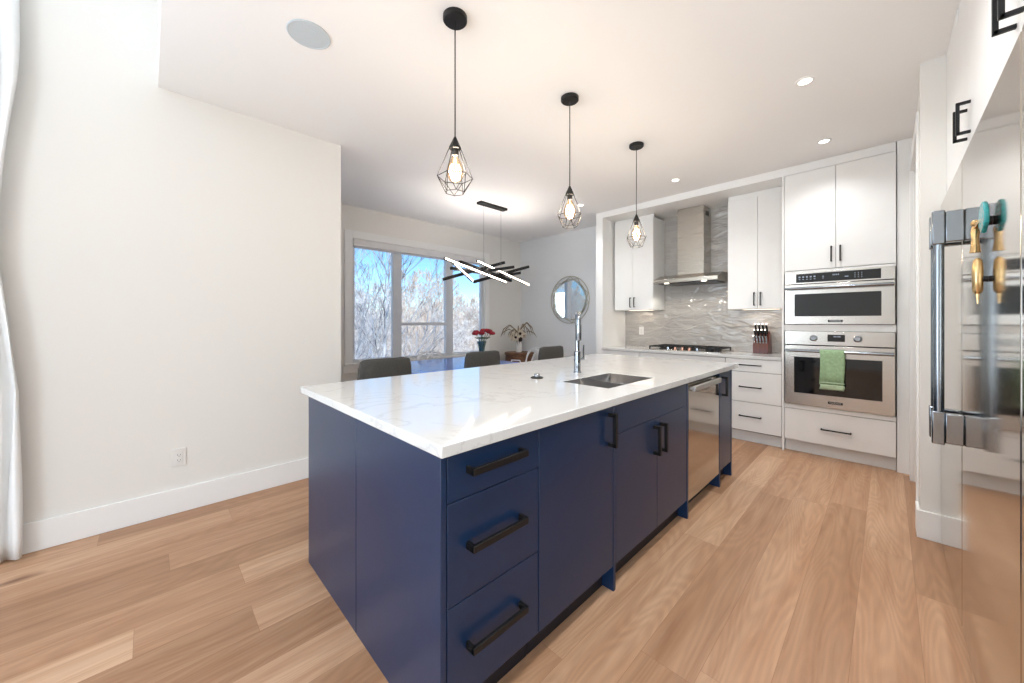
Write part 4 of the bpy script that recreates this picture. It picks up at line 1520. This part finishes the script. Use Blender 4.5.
def tree_mesh(name, seed, H, mat, spread, twig, levels, start=0.18, up=0.35):
    r = random.Random(seed)
    mb = MB()

    def tri(p, q, r0, r1, n=3):
        d = q-p
        a = d.orthogonal().normalized()
        b = d.normalized().cross(a)
        vs = []
        for o, rr in ((p, r0), (q, r1)):
            for j in range(n):
                an = 2*PI*j/n
                vs.append(o+(a*math.cos(an)+b*math.sin(an))*rr)
        mb.add(vs, [(j, (j+1) % n, n+(j+1) % n, n+j) for j in range(n)])

    def grow(p, d, L, rad, lev):
        n = 5 if lev == 0 else 3
        pts = [p]
        for i in range(n):
            d = (d+Vector((r.uniform(-1, 1), r.uniform(-1, 1), r.uniform(-0.5, 0.9)))*(0.06 if lev == 0 else 0.14)).normalized()
            q = pts[-1]+d*(L/n)
            f0, f1 = 1-0.8*i/n, 1-0.8*(i+1)/n
            tri(pts[-1], q, max(twig, rad*f0), max(twig, rad*f1), 5 if lev == 0 else 3)
            pts.append(q)
        if lev >= levels:
            return
        kids = (17, 8, 6, 4)[min(lev, 3)]
        for c in range(kids):
            f = (start if lev == 0 else 0.2)+(1-(start if lev == 0 else 0.2))*(c+r.random()*0.8)/kids
            f = min(0.99, f)
            i = min(n-1, int(f*n))
            base = pts[i].lerp(pts[i+1], f*n-i)
            ax = (pts[i+1]-pts[i]).normalized()
            side = ax.orthogonal().normalized()
            side.rotate(Matrix.Rotation(c*2.4+r.random(), 3, ax))
            nd_ = (ax*(0.55 if lev == 0 else 0.7)+side*spread+Vector((0, 0, up if lev else up*0.6))).normalized()
            LL = L*(1-f*0.62)*((0.42 if lev == 0 else 0.55)+0.15*r.random())
            grow(base, nd_, LL, max(twig, rad*(1-0.75*f)*0.5), lev+1)
    grow(Vector((0, 0, 0)), Vector((0, 0, 1)), H, H*0.0085, 0)
    return mb.mesh(name, mat, 0)


T = [tree_mesh('frosted_tree', 11, 8.0, 'frost', 0.75, 0.010, 4),
     tree_mesh('frosted_tree', 23, 8.6, 'frostw', 0.62, 0.011, 4, 0.1, 0.5),
     tree_mesh('frosted_tree', 37, 7.4, 'frost', 0.95, 0.011, 4, 0.1, 0.3)]
TB = tree_mesh('bare_tree', 5, 8.6, 'bark', 0.62, 0.0065, 3, 0.22, 0.55)


def tree(name, me, x, y, s, rz, label, group):
    o = bpy.data.objects.new(name, me)
    COL.objects.link(o)
    o.location = (x, y, -3.5)
    o.scale = (s, s, s)
    o.rotation_euler = (0, 0, rz)
    tag(o, label, 'tree', group)


tree('bare_tree', TB, -9.6, 4.35, 0.93, 0.6, 'tall dark twigged bare tree close outside the left window pane', None)
tree('bare_tree', TB, -11.5, 4.2, 0.78, 2.6, 'smaller dark twigged bare tree just behind the tall one outside the window', None)
rnd = random.Random(8)
lab = 'frost covered tree in the snowy wood beyond the dining window'
for x, y0, y1, n in ((-13.5, 5.2, 11.5, 6), (-18, 5.5, 17, 10), (-25, 6, 26, 13), (-34, 7, 38, 14)):
    for k in range(n):
        y = y0+(y1-y0)*(k+0.5)/n+rnd.uniform(-0.4, 0.4)
        s = rnd.uniform(0.7, 0.98)*(1 if x > -15 else 0.82 if x > -20 else 0.9 if x > -30 else 1.0)
        if x > -15:
            s *= 0.66
        tree('frosted_tree', T[rnd.randrange(3)], x+rnd.uniform(-1.2, 1.2), y, s, rnd.uniform(0, 6.28), lab, 'frosted trees beyond the window')
lab2 = 'frost covered tree outside seen in the round mirror'
for k in range(12):
    y = -4-18*k/12+rnd.uniform(-1, 1)
    tree('frosted_tree', T[k % 3], -17+rnd.uniform(-3, 1)-0.3*k, y, rnd.uniform(0.7, 0.95), rnd.uniform(0, 6.28), lab2, 'frosted trees in the mirror')
